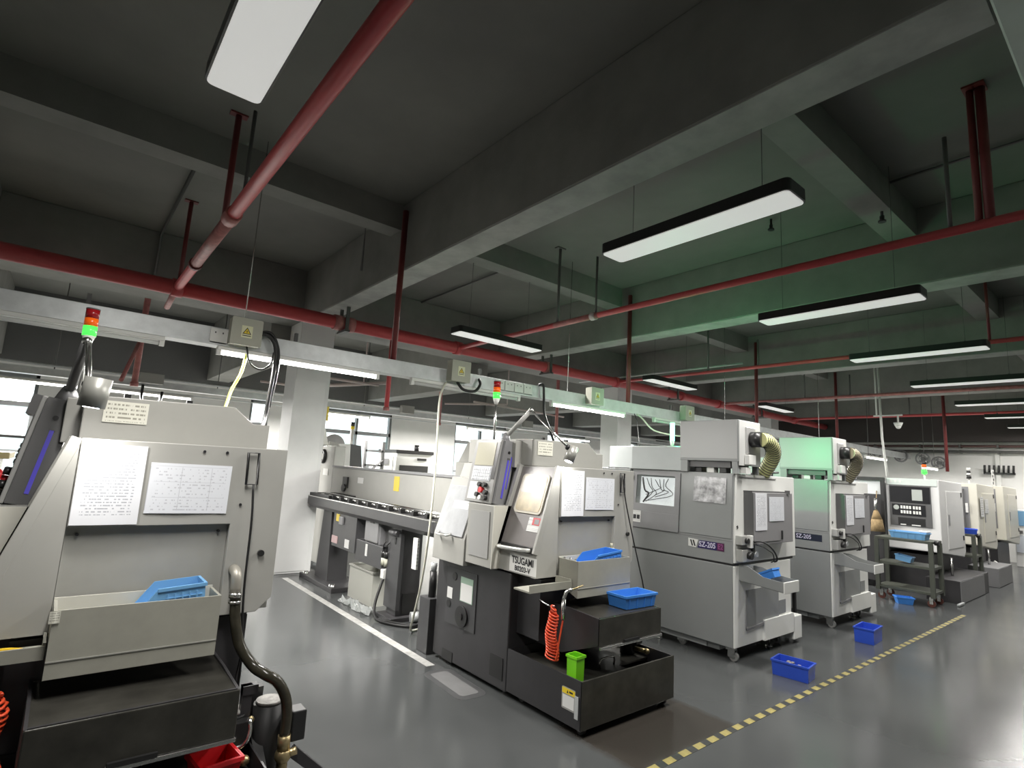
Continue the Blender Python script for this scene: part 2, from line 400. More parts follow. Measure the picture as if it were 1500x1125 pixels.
struct('beam', B().box(ROOM_X0, ROOM_X1, -.12, .31, 3.28, H, .008, 1), M('pale_beam_paint', (.55, .60, .56), .8, var=.1, vs=2))
for k in range(len(BX)):
    x0 = BX[k][1]; x1 = BX[k + 1][0] if k + 1 < len(BX) else ROOM_X1
    for y0, y1 in ((1.34, 1.56), (4.69, 4.91)) if k else ((4.69, 4.91),): struct('beam', B().box(x0, x1, y0, y1, 3.74, H), BEAM)
struct('beam', B().box(16.55, 16.98, ROOM_Y0, 12.0, 2.70, H), M('brown_black_paint', (.035, .028, .026), .7))
# columns (white below, bare above)
for cx in (2.30, 8.86, 15.6):
    c = struct('column', B().box(cx, cx + .46, 7.38, 7.84, 0, 3.3, .006, 1), COLW, (cx, 7.38, 0))
    struct('column_sheet', B().box(cx - .008, cx + .40, 7.368, 7.376, .03, 2.5), M('white_sheet', (.77, .775, .76), .5, var=.04, vs=3), parent=c)
# floor markings
b = B()
b.box(2.335, 2.405, 3.70, 7.15, 0, .0015); struct('floor_line', b, LINEW, (2.37, 3.55, 0))
fr = FT(2.335, 3.33, 0, -.05)
p = solo('floor_patch', B().rrect(fr, -.115, .115, -.27, .28, 0, .001, .07), PATCHD, None, None, (2.345, 3.33, 0), kind='structure')
part('worn_patch', B().rrect(fr, -.072, .072, -.215, .23, .001, .0018, .03), PATCHM, p)
tape = thing('floor_tape', 'black and yellow striped hazard tape stuck along the aisle floor', 'tape', (1.4, 1.868, 0))
part('tape_strip', B().box(1.4, 8.95, 1.845, 1.893, 0, .0012), BLKT, tape)
x = 1.42; proto = None
while x < 8.85:
    if proto is None:
        proto = part('yellow_stripe', B().poly([(1.42, 1.8455), (1.497, 1.8455), (1.507, 1.8925), (1.43, 1.8925)], FT(0, 0, 0), .0012, .0018), YELT, tape)
    else:
        c = proto.copy(); COL.objects.link(c); c.parent = tape; c.location = (x - 1.42, 0, 0)
    x += .142

# ================================================================== CEILING FITTINGS
# ---- pendant lights
def pendant(ax, cx, cy, z=2.9, label='', lit=True):
    """slim black-framed pendant 1.2 m long, underside at z"""
    L_, W_ = .6, .105
    t = thing('pendant_light', label, 'ceiling light', (cx, cy, z), group='black framed pendant lights')
    fr = FT(cx, cy, z, 0 if ax == 'x' else math.pi / 2)
    b = B().rrect(fr, -L_, L_, -W_, W_, .006, .07, .03); part('lamp_housing', b, LAMPBLK, t)
    b = B().rrect(fr, -L_ + .008, L_ - .008, -W_ + .008, W_ - .008, 0, .012, .026); part('diffuser', b, DIFF, t)
    o, u, v, n = fr
    for s in (-1, 1):
        part('hanging_wire', B().cyl(o + u * s * .42 + n * .07, V((o.x + u.x * s * .42, o.y + u.y * s * .42, H)), .0022, 5), GREYPIPE, t)
        part('wire_cap', B().cyl(o + u * s * .42 + n * .07, o + u * s * .42 + n * .095, .011, 8), GREYPIPE, t)
    if lit: area('pendant_lamp', (cx, cy, z - .012), 1.18 if ax == 'x' else .19, .19 if ax == 'x' else 1.18, PENDANT_W)
pend_x = [.34, 2.65, 4.73, 6.83, 9.0, 11.3, 13.4, 15.5]
wh = ['white faced pendant light with black rim at the top edge above the thick red pipe',
      'largest whole black framed pendant light, hung beside the deep concrete beam',
      'second black framed pendant light along the aisle, with a greenish left end',
      'third black framed pendant light along the aisle, ahead of the second beam',
      'fourth black framed pendant light along the aisle', 'fifth black framed pendant light along the aisle',
      'sixth black framed pendant light along the aisle', 'farthest black framed pendant light of the aisle row']
for x, l in zip(pend_x, wh): pendant('y', x, 1.70 if x > .5 else 1.68, label=l)
pendant('x', 3.72, 4.87, label='lengthwise pendant light above the machine with the amber window')
pendant('x', 7.22, 4.97, label='small lengthwise pendant light above the machine with the grey mist collector')
pendant('x', 10.7, 4.97, label='far lengthwise pendant light half hidden above the main red pipe')

# ---- sprinkler pipes
main = thing('sprinkler_pipe', 'thick red sprinkler main running the length of the hall above the cable trunking', 'pipe', (7, 6.3, 3.1))
part('pipe_run', B().cyl((-3, 6.3, 3.1), (16.5, 6.3, 3.1), .078, 16), REDP, main)
for x in (.70, 2.37, 2.52, 4.1, 5.8, 7.5, 9.5, 10.9, 12.8, 14.6):
    part('coupling', B().cyl((x - .05, 6.3, 3.1), (x + .05, 6.3, 3.1), .092, 16), REDW if x in (2.37, 2.52, 5.8) else REDP, main)
for x in (2.45, 5.8, 9.25, 12.65):
    part('pipe_bracket', B().box(x - .02, x + .02, 6.19, 6.21, 3.0, 3.3).box(x - .02, x + .02, 6.39, 6.41, 3.0, 3.3).box(x - .03, x + .03, 6.17, 6.43, 2.985, 3.01), GREYPIPE, main)
for i, (x, y0, lab, rad) in enumerate(((.70, -1.2, 'red branch pipe crossing overhead from the top edge to the main', .042),
                       (4.1, -.1, 'red branch pipe crossing behind the largest pendant light', .03),
                       (7.5, .2, 'third red branch pipe, thin, between the second and third beams', .025),
                       (10.9, -2, 'fourth branch pipe, pale and rusty, far along the hall', .028),
                       (14.3, -2, 'farthest red branch pipe near the end wall', .03))):
    t = thing('branch_pipe', lab, 'pipe', (x, 3, 3.1), group='sprinkler branch pipes')
    part('pipe_run', B().cyl((x, y0, 3.1), (x, 6.215, 3.1), rad, 12), REDP if i != 3 else REDW, t)
    if i == 0:
        part('coupling', B().cyl((x, 3.95, 3.1), (x, 4.1, 3.1), rad * 1.3, 12), REDW, t)
        part('worn_section', B().cyl((x, 4.1, 3.1), (x, 5.3, 3.1), rad * 1.04, 12), REDW, t)
        part('coupling', B().cyl((x, 5.3, 3.1), (x, 5.36, 3.1), rad * 1.3, 12), REDD, t)
        part('stub', B().cyl((x, 6.395, 3.1), (x, 6.9, 3.02), .03, 10), REDW, t)
        hang = [(4.28, REDD, .022), (6.2, REDD, .02)]
    elif i == 1:
        part('worn_section', B().cyl((x, 3.7, 3.1), (x, 4.35, 3.1), rad * 1.06, 12), REDW, t)
        part('coupling', B().cyl((x, 3.74, 3.1), (x, 3.8, 3.1), rad * 1.45, 12), M('white_coupling', (.7, .62, .6), .4), t)
        hang = [(4.31, GREYPIPE, .016), (.61, REDD, .026), (.66, REDD, .02)]
    else: hang = [(1.2, REDD, .014), (4.5, GREYPIPE, .014)]
    for y, mm, r in hang:
        part('hanger_rod', B().cyl((x, y, 3.1), (x, y, H), r, 8), mm, t)
        part('ceiling_plate', B().box(x - .06, x + .06, y - .03, y + .03, H - .012, H), mm, t)
    for y in (.9, 3.72) if i != 1 else (.8, 3.74):
        part('sprinkler_drop', B().cyl((x, y, 3.1), (x, y, 3.74 if i < 2 else 3.5), .013, 6), GREYPIPE, t)
# ---- grey conduits on the slab
def conduit(name, pts, r, lab, mm=GREYPIPE, cat='conduit', grp='conduits on the slab'):
    return solo(name, B().tube(pts, r, 6), mm, lab, cat, pts[0], group=grp)
conduit('conduit', [(-.78, 5.2, 3.97), (2.21, 5.36, 3.97), (2.21, 5.36, 3.47)], .014, 'grey slab conduit beyond the cross beam with a drop by the big beam')
conduit('conduit', [(.59, 5.31, 3.965), (.58, 7.36, 3.965), (.58, 7.36, 3.32)], .016, 'short grey conduit running back across the slab above the red pipe')
conduit('conduit', [(2.7, 5.25, 3.97), (4.06, 5.2, 3.97), (4.06, 7.36, 3.97)], .014, 'grey conduit on the slab behind the deep concrete beam')
conduit('conduit', [(4.92, -.1, 3.97), (4.94, 1.33, 3.97)], .012, 'thin conduit on the slab ending in a black bracket')
conduit('conduit', [(7.6, 4.0, 3.2), (7.6, 7.3, 3.2)], .016, 'thin pale conduit under the far slab between second and third beam', GALV)
def sprinkler(x, y, z, lab):
    t = thing('ceiling_sprinkler', lab, 'sprinkler', (x, y, z), group='sprinkler heads')
    part('stem', B().cyl((x, y, z), (x, y, H), .012, 6), BLK, t)
    part('deflector', B().cyl((x, y, z - .012), (x, y, z), .03, 10), BLK, t)
    part('body', B().cyl((x, y, z), (x, y, z + .04), .018, 8), BLK, t)
sprinkler(4.94, 1.40, 3.66, 'black sprinkler head at the end of the thin conduit')
sprinkler(4.99, 2.33, 3.90, 'black sprinkler head on the slab beside the largest pendant light')
# ---- tubular hangers (upper fixings of the trunking)
# ---- cable trunking with sockets
TY0, TY1, TZ0, TZ1 = 4.46, 4.62, 2.275, 2.405
tr = thing('cable_trunking', 'galvanised cable trunking hung along the row above the machines', 'trunking', (7, 4.5, 2.3))
x = -3.0
while x < 16:
    x1 = x + 2.0
    part('trunking_body', B().box(x, x1 - .004, TY0, TY1, TZ0, TZ1, .003, 1), GALV, tr)
    part('lower_lip', B().box(x, x1 - .004, TY0 - .012, TY0, TZ0 - .004, TZ0 + .018), GALV, tr)
    part('joint_plate', B().box(x1 - .1, x1 + .1, TY0 - .004, TY0, TZ0 + .02, TZ1 - .006), M('white_galv', (.66, .68, .67), .45, metal=.2, var=.06, vs=12), tr)
    x = x1
for x in (.97, 4.49, 7.98, 11.5): part('hanging_wire', B().cyl((x, 4.5, TZ1), (x, 4.5, H), .004, 5), STEEL, tr)
for x in (2.24, 5.60, 9.0, 12.4):
    part('hanger_rod', B().cyl((x, 4.5, TZ0 + .1), (x, 4.5, 3.85), .028, 10), REDD, tr, 'dark red hanger rod')
for x in (-1.4, .02, 1.4, 3.3, 6.7): part('lug', B().box(x - .012, x + .012, 4.60, 4.63, TZ1, TZ1 + .1), GREYPIPE, tr)
# socket strips
for x, n_ in ((.80, 1), (3.45, 4)):
    for k in range(n_):
        t = thing('wall_socket', 'white double socket on the trunking left of the nearest warning box' if n_ == 1 else ['first', 'second', 'third', 'fourth'][k] + ' from the left of four white sockets on the trunking above the amber window', 'socket', (x + k * .13, TY0, 2.34), group='trunking sockets')
        fr = FF(x + k * .13, TY0, 2.34)
        part('socket_plate', B().rrect(fr, -.058, .058, -.055, .055, 0, .012, .008), WHITE, t)
        for sx in (-.025, .025): part('socket_hole', B().slab(fr, sx - .004, sx + .004, .018, .03, .012, .013), INK, t)
# junction boxes
def jbox(x, lab, green=False, s=1.):
    t = thing('junction_box', lab, 'electrical box', (x, TY0, 2.33), group='junction boxes on the trunking')
    fr = FF(x, TY0, 2.39)
    part('box_body', B().slab(fr, -.105 * s, .105 * s, -.10 * s, .10 * s, .0, .09, .006), M('box_beige', (.42, .42, .35), .5), t)
    part('box_lid', B().rrect(fr, -.108 * s, .108 * s, -.103 * s, .103 * s, .09, .102, .012), M('box_beige', (.42, .42, .35), .5), t)
    st = part('warning_label', B().slab(fr, -.038, .038, -.045, .045, .102, .1035), M('pale_label', (.74, .74, .5), .5), t)
    part('warning_triangle', B().poly([(-.031, -.018), (.031, -.018), (0, .034)], fr, .1035, .1042), INK, st)
    part('yellow_triangle', B().poly([(-.022, -.013), (.022, -.013), (0, .024)], fr, .1042, .1048), STICKY, st)
    part('lightning_bolt', B().poly([(.002, .016), (-.006, -.002), (-.001, -.001), (-.003, -.012), (.006, .003), (.001, .003)], fr, .1048, .1053), INK, st)
    part('label_line', B().slab(fr, -.03, .03, -.033, -.027, .1035, .104), INK, st)
    return t
jbox(.965, 'nearest beige warning box on the trunking, black cables leaving its right side')
jbox(2.90, 'second beige warning box on the trunking, a black cable looping below it')
jbox(4.86, 'third beige warning box on the trunking, right of the lit tube')
jbox(6.80, 'beige warning box on the trunking tinted green by the beacon')
# fluorescent tubes under the trunking
def tubelamp(x0, x1, y, z, lit, lab, grp='fluorescent tubes under the trunking', w=.05):
    t = thing('tube_light', lab, 'tube light', ((x0 + x1) / 2, y, z), group=grp)
    part('tube_fitting', B().box(x0, x1, y - w / 2, y + w / 2, z + .03, z + .06, .004, 1), WHITE, t)
    part('tube', B().cyl((x0 + .03, y, z + .012), (x1 - .03, y, z + .012), .014, 10), TUBE if lit else DIFFOFF, t)
    for x in (x0 + .015, x1 - .015): part('lamp_holder', B().box(x - .015, x + .015, y - .018, y + .018, z - .006, z + .032), WHITE, t)
    if y in (4.2, 3.7):
        for x in (x0 + .2, x1 - .2): part('hanging_wire', B().cyl((x, y, z + .06), (x, y, H), .006, 5), GREYPIPE, t)
    if lit: area('tube_lamp', ((x0 + x1) / 2, y, z - .012), x1 - x0 - .1, .03, TUBE_W * (2.3 if y > 8 else .35 if y < 4.3 else 1))
ty = 4.47; tz = TZ0 - .065
tubelamp(-.86, .47, ty, tz, False, 'unlit white tube behind the nearest signal tower')
tubelamp(.80, 2.10, ty, tz, True, 'brightly lit tube in front of the white column')
tubelamp(2.42, 3.74, ty, tz, False, 'unlit white tube right of the white column')
tubelamp(4.20, 5.50, ty, tz, True, 'lit tube above the bent work lamp and the grey hood')
tubelamp(6.10, 7.4, ty, tz, False, 'unlit tube glowing green beside the bright green beacon')
tubelamp(8.2, 9.5, ty, tz, True, 'lit tube hidden behind the mist collectors')
tubelamp(10.6, 11.9, ty, tz, True, 'lit tube behind the machine with the black keypad')
tubelamp(13.0, 14.3, 4.2, 2.1, True, 'first of two far lit tubes against the end wall')
tubelamp(14.9, 16.1, 3.7, 1.98, True, 'second of two far lit tubes against the end wall')
# second trunking further back
t2 = thing('cable_trunking', 'second galvanised trunking far back along the window wall', 'trunking', (5, 10.05, 2.4))
part('trunking_body', B().box(-3, 16, 10.05, 10.2, 2.42, 2.52), GALV, t2)
part('upper_pipe', B().cyl((-3, 10.0, 2.56), (16, 10.0, 2.56), .018, 8), GALV, t2)
part('lower_rail', B().box(-3, 16, 10.03, 10.05, 2.34, 2.36), GALV, t2)
for x in (-.2, 1.9, 4.5, 7, 9.6): part('hanging_wire', B().cyl((x, 10.1, 2.5), (x, 10.1, H), .008, 5), GREYPIPE, t2)
for x, s in ((.95, .16), (5.35, .14), (8.6, .14)):
    solo('junction_box', B().box(x - s, x + s, 9.87, 9.98, 2.46, 2.62, .006, 1), M('box_grey', (.30, .30, .28), .5), 'plain grey box on the far trunking ' + {.95: 'left of the white column', 5.35: 'above the oven-like cabinet', 8.6: 'left of the second column'}[x], 'electrical box', (x, 9.98, 2.46), group='boxes on the far trunking')
G2 = 'fluorescent tubes by the window wall'
tubelamp(-1.1, .2, 10.0, 2.28, True, 'lit far tube left of the nearest signal tower', G2)
tubelamp(.35, 1.55, 10.0, 2.28, True, 'lit far tube behind the nearest work lamp', G2)
tubelamp(3.3, 4.6, 10.0, 2.28, True, 'lit far tube right of the white column', G2)
tubelamp(6.9, 8.2, 10.0, 2.28, True, 'lit far tube behind the second signal tower', G2)
tubelamp(9.6, 10.9, 10.0, 2.28, True, 'lit far tube behind the second column', G2)
tubelamp(13.2, 14.5, 10.0, 2.28, True, 'farthest lit tube along the window wall', G2)
solo('cable_loop', B().tube([(.86, 9.98, 2.44), (.87, 9.96, 2.2), (.98, 9.95, 2.08), (1.1, 9.96, 2.2), (1.12, 9.98, 2.36)], .02, 8, 5), BLACK, 'black cable loop hanging under the far grey box', 'cable', (.98, 9.95, 2.1))
# pale struts in the rear bay
solo('pipe_frame', B().tube([(2.5, 7.95, 2.66), (3.75, 7.95, 2.66)], .02, 6).tube([(2.9, 9.1, 2.62), (3.9, 7.95, 2.72)], .03, 6).tube([(2.3, 9.1, 2.62), (2.9, 9.1, 2.62)], .02, 6).tube([(3.5, 7.95, 2.66), (3.5, 7.95, H)], .012, 6), M('pale_pink_paint', (.5, .42, .40), .5), 'pale painted pipe frame behind the white column under the beams', 'pipe', (3.3, 8, 2.6))
solo('pipe_frame', B().tube([(5.6, 7.95, 2.62), (8.2, 8.3, 2.62)], .02, 6).tube([(5.4, 8.6, 2.6), (6.4, 8.0, 2.66)], .02, 6).tube([(6.4, 8.0, 2.66), (6.4, 8.0, H)], .012, 6), M('pale_pink_paint', (.5, .42, .40), .5), 'pale painted pipes between the second signal tower and the second column', 'pipe', (6.3, 8, 2.6))
for x, y, lab in ((3.62, 7.35, 'red drop pipe right of the white column'), (.60, 8.0, 'dull red drop pipe behind the nearest machine'), (5.55, 9.0, 'dull red drop pipe left of the second signal tower'), (7.9, 8.2, 'dull red drop pipe left of the second column')):
    t = thing('drop_pipe', lab, 'pipe', (x, y, 2.2), group='red drop pipes')
    part('pipe_run', B().cyl((x, y, 2.25), (x, y, 3.3 if y < 7.9 else H), .035, 10), REDW if y > 7.5 else REDP, t)
    part('end_cap', B().cyl((x, y, 2.22), (x, y, 2.27), .045, 10), REDW, t)
solo('strut', B().cyl((.42, 7.2, 2.2), (.59, 7.97, 2.78), .022, 8), REDW, 'pale slanted strut beside the dull red drop pipe', 'pipe', (.5, 7.5, 2.4))
# hoses and cables from the trunking
solo('air_hose', B().tube([(1.0, 4.48, 2.28), (1.0, 4.46, 2.2), (.98, 4.46, 2.08), (.93, 4.45, 1.95), (.90, 4.4, 1.84), (.86, 4.3, 1.74)], .011, 8, 5), YHOSE, 'yellow air hose dropping from the trunking to the nearest machine', 'hose', (1, 4.46, 2.2))
solo('air_hose', B().tube([(2.78, 4.43, 2.27), (2.73, 4.40, 2.2), (2.69, 4.38, 2.05), (2.64, 4.28, 1.5), (2.555, 4.16, 1.0), (2.545, 4.20, .55), (2.56, 4.32, .2), (2.62, 4.46, .03), (2.72, 4.50, .012)], .010, 8, 5), WHOSE, 'pale air hose hanging from the trunking down to the floor by the bar feeder', 'hose', (2.7, 4.4, 2.2))
solo('power_cable', B().tube([(1.06, 4.42, 2.40), (1.13, 4.40, 2.40), (1.19, 4.40, 2.32), (1.2, 4.4, 2.15), (1.18, 4.38, 1.9), (1.16, 4.34, 1.75), (1.1, 4.2, 1.66)], .016, 8, 5).tube([(1.07, 4.42, 2.42), (1.15, 4.40, 2.42), (1.215, 4.40, 2.30), (1.222, 4.4, 2.1), (1.19, 4.38, 1.85)], .010, 8, 5), BLACK, 'thick black cables leaving the nearest warning box', 'cable', (1.06, 4.42, 2.4))
solo('power_cable', B().tube([(.99, 4.42, 2.29), (1.02, 4.40, 2.17), (1.1, 4.40, 2.13), (1.17, 4.41, 2.18), (1.19, 4.43, 2.28)], .007, 6, 5), BLACK, 'thin loop of black cable under the nearest warning box', 'cable', (1.0, 4.42, 2.3))
solo('power_cable', B().tube([(2.90, 4.42, 2.29), (2.95, 4.38, 2.22), (3.08, 4.37, 2.22), (3.16, 4.40, 2.30), (3.17, 4.44, 2.36)], .014, 8, 5), BLACK, 'black cable loop below the second warning box', 'cable', (2.9, 4.42, 2.3))
solo('power_cable', B().tube([(3.98, 4.44, 2.41), (4.03, 4.42, 2.42), (4.04, 4.41, 2.3), (4.03, 4.38, 2.1), (4.06, 4.3, 1.9), (4.05, 4.2, 1.74)], .014, 8, 5), BLACK, 'black cable dropping behind the elbow of the second work lamp', 'cable', (4, 4.44, 2.4))
solo('air_hose', B().tube([(5.72, 4.45, 2.27), (5.8, 4.42, 2.22), (5.95, 4.35, 2.08), (6.15, 4.2, 2.03), (6.3, 4.1, 2.02)], .010, 8, 5), WHOSE, 'pale hose curving toward the bright green beacon', 'hose', (5.7, 4.45, 2.27))
solo('power_cable', B().tube([(5.66, 4.44, 2.27), (5.67, 4.4, 2.15), (5.60, 4.3, 1.85)], .006, 6, 5), BLACK, 'thin dark cable slanting down to the grey hood', 'cable', (5.7, 4.45, 2.27))

# ================================================================== SLIDING-HEAD LATHES (two alike)
SLOPE_U = V((0, -1, 0)); SLOPE_V = V((.175, 0, .55)).normalized(); SLOPE_N = SLOPE_U.cross(SLOPE_V)
def slope_fr(y, z): return (V((2.486 + .175 * (z - .97) / .55, y, z)), SLOPE_U, SLOPE_V, SLOPE_N)
LREF = (2.49, 2.5, 0)
def lathe(at, label, nearest):
    t = thing('sliding_head_lathe', label, 'machine', LREF, at, group='beige sliding head lathes')
    P = lambda n, b, m, l=None, par=None: part(n, b, m, par or t, l)
    # base casting
    b = B().box(2.49, 3.42, 2.96, 3.88, .03, .785, .008).box(2.56, 3.36, 2.74, 2.98, .40, .78)
    P('base', b, CHAR)
    for x, y in ((2.58, 3.05), (2.58, 3.75), (3.3, 3.05), (3.3, 3.75)): P('levelling_foot', B().cyl((x, y, 0), (x, y, .04), .035, 12), STEEL)
    P('forklift_slot', B().box(2.486, 2.50, 3.0, 3.14, .09, .23), BLACK)
    P('forklift_slot', B().box(2.486, 2.50, 3.60, 3.74, .03, .10), BLACK)
    fr = FL(2.49, 3.535, .5)
    pn = P('side_panel', B().slab(fr, -.195, .195, -.2, .21, 0, .006), FEED)
    P('instruction_plate', B().slab(fr, -.005, .155, -.01, .165, .006, .0085), GREENBX, 'pale green instruction plate', pn)
    P('instruction_text', B().slab(fr, .002, .148, -.005, .12, .0085, .0092), STICK, None, pn)
    P('fan_guard', B().disc(fr, .035, -.115, .075, .006, .02, 20).disc(fr, .035, -.115, .025, .02, .028, 12), BLACK, None, pn)
    P('inlet_hole', B().disc(fr, -.09, .15, .03, .006, .01, 14), BLACK, None, pn)
    P('inlet_hole', B().disc(fr, -.15, -.06, .028, .006, .01, 14), BLACK, None, pn)
    P('small_label', B().slab(fr, -.18, -.11, -.02, .06, .006, .008), STICK, None, pn)
    # enclosure
    prof = [(2.476, .80), (3.44, .80), (3.44, 1.52), (2.665, 1.52), (2.487, .97)]
    P('enclosure', B().prism(prof, 'y', 2.74, 3.86, .004), BEIGE)
    # front skin with recess, left wedge
    P('front_wedge', B().prism([(2.474, .80), (2.662, .80), (2.662, 1.522), (2.648, 1.522), (2.482, .97)], 'y', 2.705, 2.745), BEIGE)
    P('front_panel', B().prism([(2.665, 1.185), (3.228, 1.185), (3.228, .80), (3.38, .80), (3.44, .86), (3.44, 1.522), (2.665, 1.522)], 'y', 2.69, 2.742, .003), BEIGE)
    P('recess_panel', B().box(2.664, 3.227, 2.722, 2.744, .80, 1.184), INSET)
    for x, z in ((2.70, 1.155), (3.19, 1.155), (3.09, 1.495), (3.18, 1.495), (3.26, 1.27)): P('screw', B().cyl((x, 2.72 if z < 1.2 else 2.688, z), (x, 2.71 if z < 1.2 else 2.684, z), .006, 8), INK)
    P('black_knob', B().cyl((3.37, 2.69, 1.055), (3.37, 2.675, 1.055), .014, 12), BLK)
    # operator door, recessed look
    zc = .965
    f = slope_fr(3.085, zc); dl = .57
    d = P('operator_door', B().slab(f, 0, .375, .02, dl, -.004, .006), DOORG)
    P('door_frame', B().slab(f, -.035, 0, -.02, dl + .012, -.01, .035, .003), BEIGE, None, d)
    P('door_frame', B().slab(f, .36, .382, -.02, dl + .012, -.01, .030, .003), BEIGE, None, d)
    P('window_surround', B().rrect(f, .045, .325, .235, .515, .006, .016, .03), M('window_gasket', (.50, .46, .36), .35), None, d)
    P('door_window', B().rrect(f, .06, .31, .25, .50, .016, .018, .025), M('amber_window', (.36, .29, .16), .3, var=.6, vs=7.), None, d)
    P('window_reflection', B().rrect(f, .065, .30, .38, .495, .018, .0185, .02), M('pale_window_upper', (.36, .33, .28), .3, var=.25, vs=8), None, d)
    P('safety_label', B().slab(f, .225, .345, .12, .215, .006, .009), STICK, None, d)
    P('safety_label', B().slab(f, .265, .345, .165, .215, .009, .0095), STICKR, 'red safety label', d)
    P('safety_picture', B().slab(f, .285, .33, .172, .205, .0095, .01), MGREY, None, d)
    P('door_gap', B().box(2.470, 2.50, 2.74, 3.085, .945, .985), BLK)
    P('door_handle', B().tube([(2.470, 3.075, .958), (2.440, 3.06, .958), (2.434, 2.98, .96), (2.434, 2.84, .966), (2.446, 2.78, .968), (2.472, 2.765, .968)], .013, 10, 4), CHROME, 'white chromed door handle')
    # name plate
    fr = FL(2.4755, 2.832, .866)
    s = P('name_plate', B().slab(fr, -.135, .135, -.056, .056, 0, .003), WHITE)
    letters('TSUGAMI', .064, INK, s, (fr[0] + fr[2] * .02 + fr[3] * .003, *fr[1:]), bold=.0012, sx=.82)
    letters('B0203-V', .046, INK, s, (fr[0] - fr[2] * .031 + fr[3] * .003, *fr[1:]), bold=.001, sx=.98)
    # control pedestal and swivelling panel
    ped = P('pedestal', B().box(2.408, 2.62, 3.09, 3.40, .80, 1.228, .004), BEIGE)
    P('pedestal_side', B().box(2.407, 2.64, 3.085, 3.092, .80, 1.226), CREAM, None, ped)
    P('pedestal_door', B().box(2.403, 2.41, 3.13, 3.36, .86, 1.18), M('panel_grey', (.36, .36, .35), .4), None, ped)
    cpf = (V((2.452, 3.165, 1.235)), SLOPE_U, V((.08, 0, .46)).normalized(), SLOPE_U.cross(V((.08, 0, .46)).normalized()))
    cp = P('control_panel', B().slab(cpf, -.33, 0, 0, .468, -.115, 0, .006), MGREY, 'grey operator control panel')
    P('panel_bezel', B().slab(cpf, -.335, -.012, -.004, .472, 0, .018, .005), M('bezel_grey', (.30, .30, .29), .4), None, cp)
    P('screen', B().slab(cpf, -.29, -.06, .27, .445, .018, .022), SCREEN, None, cp)
    P('screen_shade', B().slab(cpf, -.055, -.02, .17, .45, .016, .020), BLK, None, cp)
    P('keyboard', B().slab(cpf, -.295, -.065, .155, .262, .018, .022), KEYS, None, cp)
    for i in range(4):
        for j in range(9): P('key', B().slab(cpf, -.288 + j * .024, -.268 + j * .024, .163 + i * .024, .181 + i * .024, .022, .026), M('key_white', (.66, .68, .70), .4), None, cp)
    P('switch_plate', B().slab(cpf, -.3, -.19, .015, .145, .018, .021), M('switch_plate_white', (.66, .66, .64), .4), None, cp)
    for j, (u, v) in enumerate(((-.16, .125), (-.10, .125), (-.13, .085), (-.17, .05), (-.075, .07), (-.12, .03), (-.07, .03))):
        P('push_button', B().disc(cpf, u, v, .021 if j == 2 else .017, .018, .045, 14), {2: REDPL, 5: WHITE}.get(j, BLK), 'red emergency stop button' if j == 2 else None, cp)
    sf = (V((2.452, 3.165, 1.235)), -cpf[3], cpf[2], V((0, -1, 0)))
    P('side_cover', B().slab(sf, .004, .112, .002, .47, 0, .006), DGREY if nearest else MGREY, None, cp)
    P('violet_slot', B().slab(sf, .052, .068, .05, .33, .006, .009), BLUEV, 'violet blue strip on the panel side', cp)  # plain coloured strip without emission
    if not nearest: P('violet_slot', B().slab(sf, .082, .092, .12, .36, .006, .009), BLUEV, None, cp)
    P('slot_end', B().slab(sf, .05, .072, .33, .345, .006, .011), DGREY, None, cp)
    P('lock_hole', B().disc(sf, .055, .385, .011, .006, .010, 12), BLK, None, cp)
    if nearest:
        for i in range(10): P('heat_fin', B().slab(cpf, -.30 + i * .03, -.285 + i * .03, .38, .47, .018, .05), DGREY, None, cp)
    # desk / rear door
    fd = (V((2.40, 3.80, .95)), SLOPE_U, V((.13, 0, .42)).normalized(), SLOPE_U.cross(V((.13, 0, .42)).normalized()))
    dk = P('rear_cabinet', B().prism([(2.40, .765), (2.70, .765), (2.70, 1.40), (2.54, 1.40), (2.40, .95)], 'y', 3.41, 3.84, .004), BEIGE)
    P('sloping_lid', B().slab(fd, -.01, .36, .012, .40, 0, .012, .003), M('lid_white', (.34, .35, .36), .4, var=.1, vs=12), None, dk)
    P('lid_paper', B().slab(fd, .12, .33, .22, .28, .012, .0135), STICK, None, dk)
    P('lid_handle', B().tube([fd[0] + fd[1] * .05 + fd[2] * .02 + fd[3] * .01, fd[0] + fd[1] * .06 + fd[2] * .0 + fd[3] * .04, fd[0] + fd[1] * .2 + fd[2] * .0 + fd[3] * .04, fd[0] + fd[1] * .21 + fd[2] * .02 + fd[3] * .01], .01, 8, 3), CHROME, None, dk)
    # hood
    P('hood', B().prism([(2.66, 1.52), (2.66, 1.712), (3.255, 1.722), (3.35, 1.645), (3.43, 1.645), (3.43, 1.52)], 'y', 3.0, 3.80, .004), BEIGE)
    P('hood_rear', B().box(2.60, 2.70, 3.12, 3.34, 1.50, 1.70, .004), BEIGE)
    for x in (2.80, 3.05): P('hood_stud', B().box(x, x + .025, 3.05, 3.07, 1.715, 1.735), BLK)
    # loop handle on the front panel
    P('loop_handle', B().tube([(3.265, 2.675, 1.50), (3.31, 2.675, 1.50), (3.315, 2.675, 1.36), (3.27, 2.675, 1.36)], .006, 6, 0, True), BLK)
    # tray
    x0, x1, y0, y1, z0, z1, k = 2.665, 3.19, 2.51, 2.692, .70, .925, .010
    tr_ = P('front_tray', B().box(x0, x1, y0, y0 + k, z0, z1).box(x0, x0 + k, y0 + k, y1, z0 + .05, z1).box(x1 - k, x1, y0 + k, y1, z0 + .05, z1).box(x0 + k, x1 - k, y0 + k, y1, .78, .79).prism([(y0 + k, .70), (y1, .76), (y1, .78), (y0 + k, .78)], 'x', x0 + .004, x1 - .004), BEIGE2)
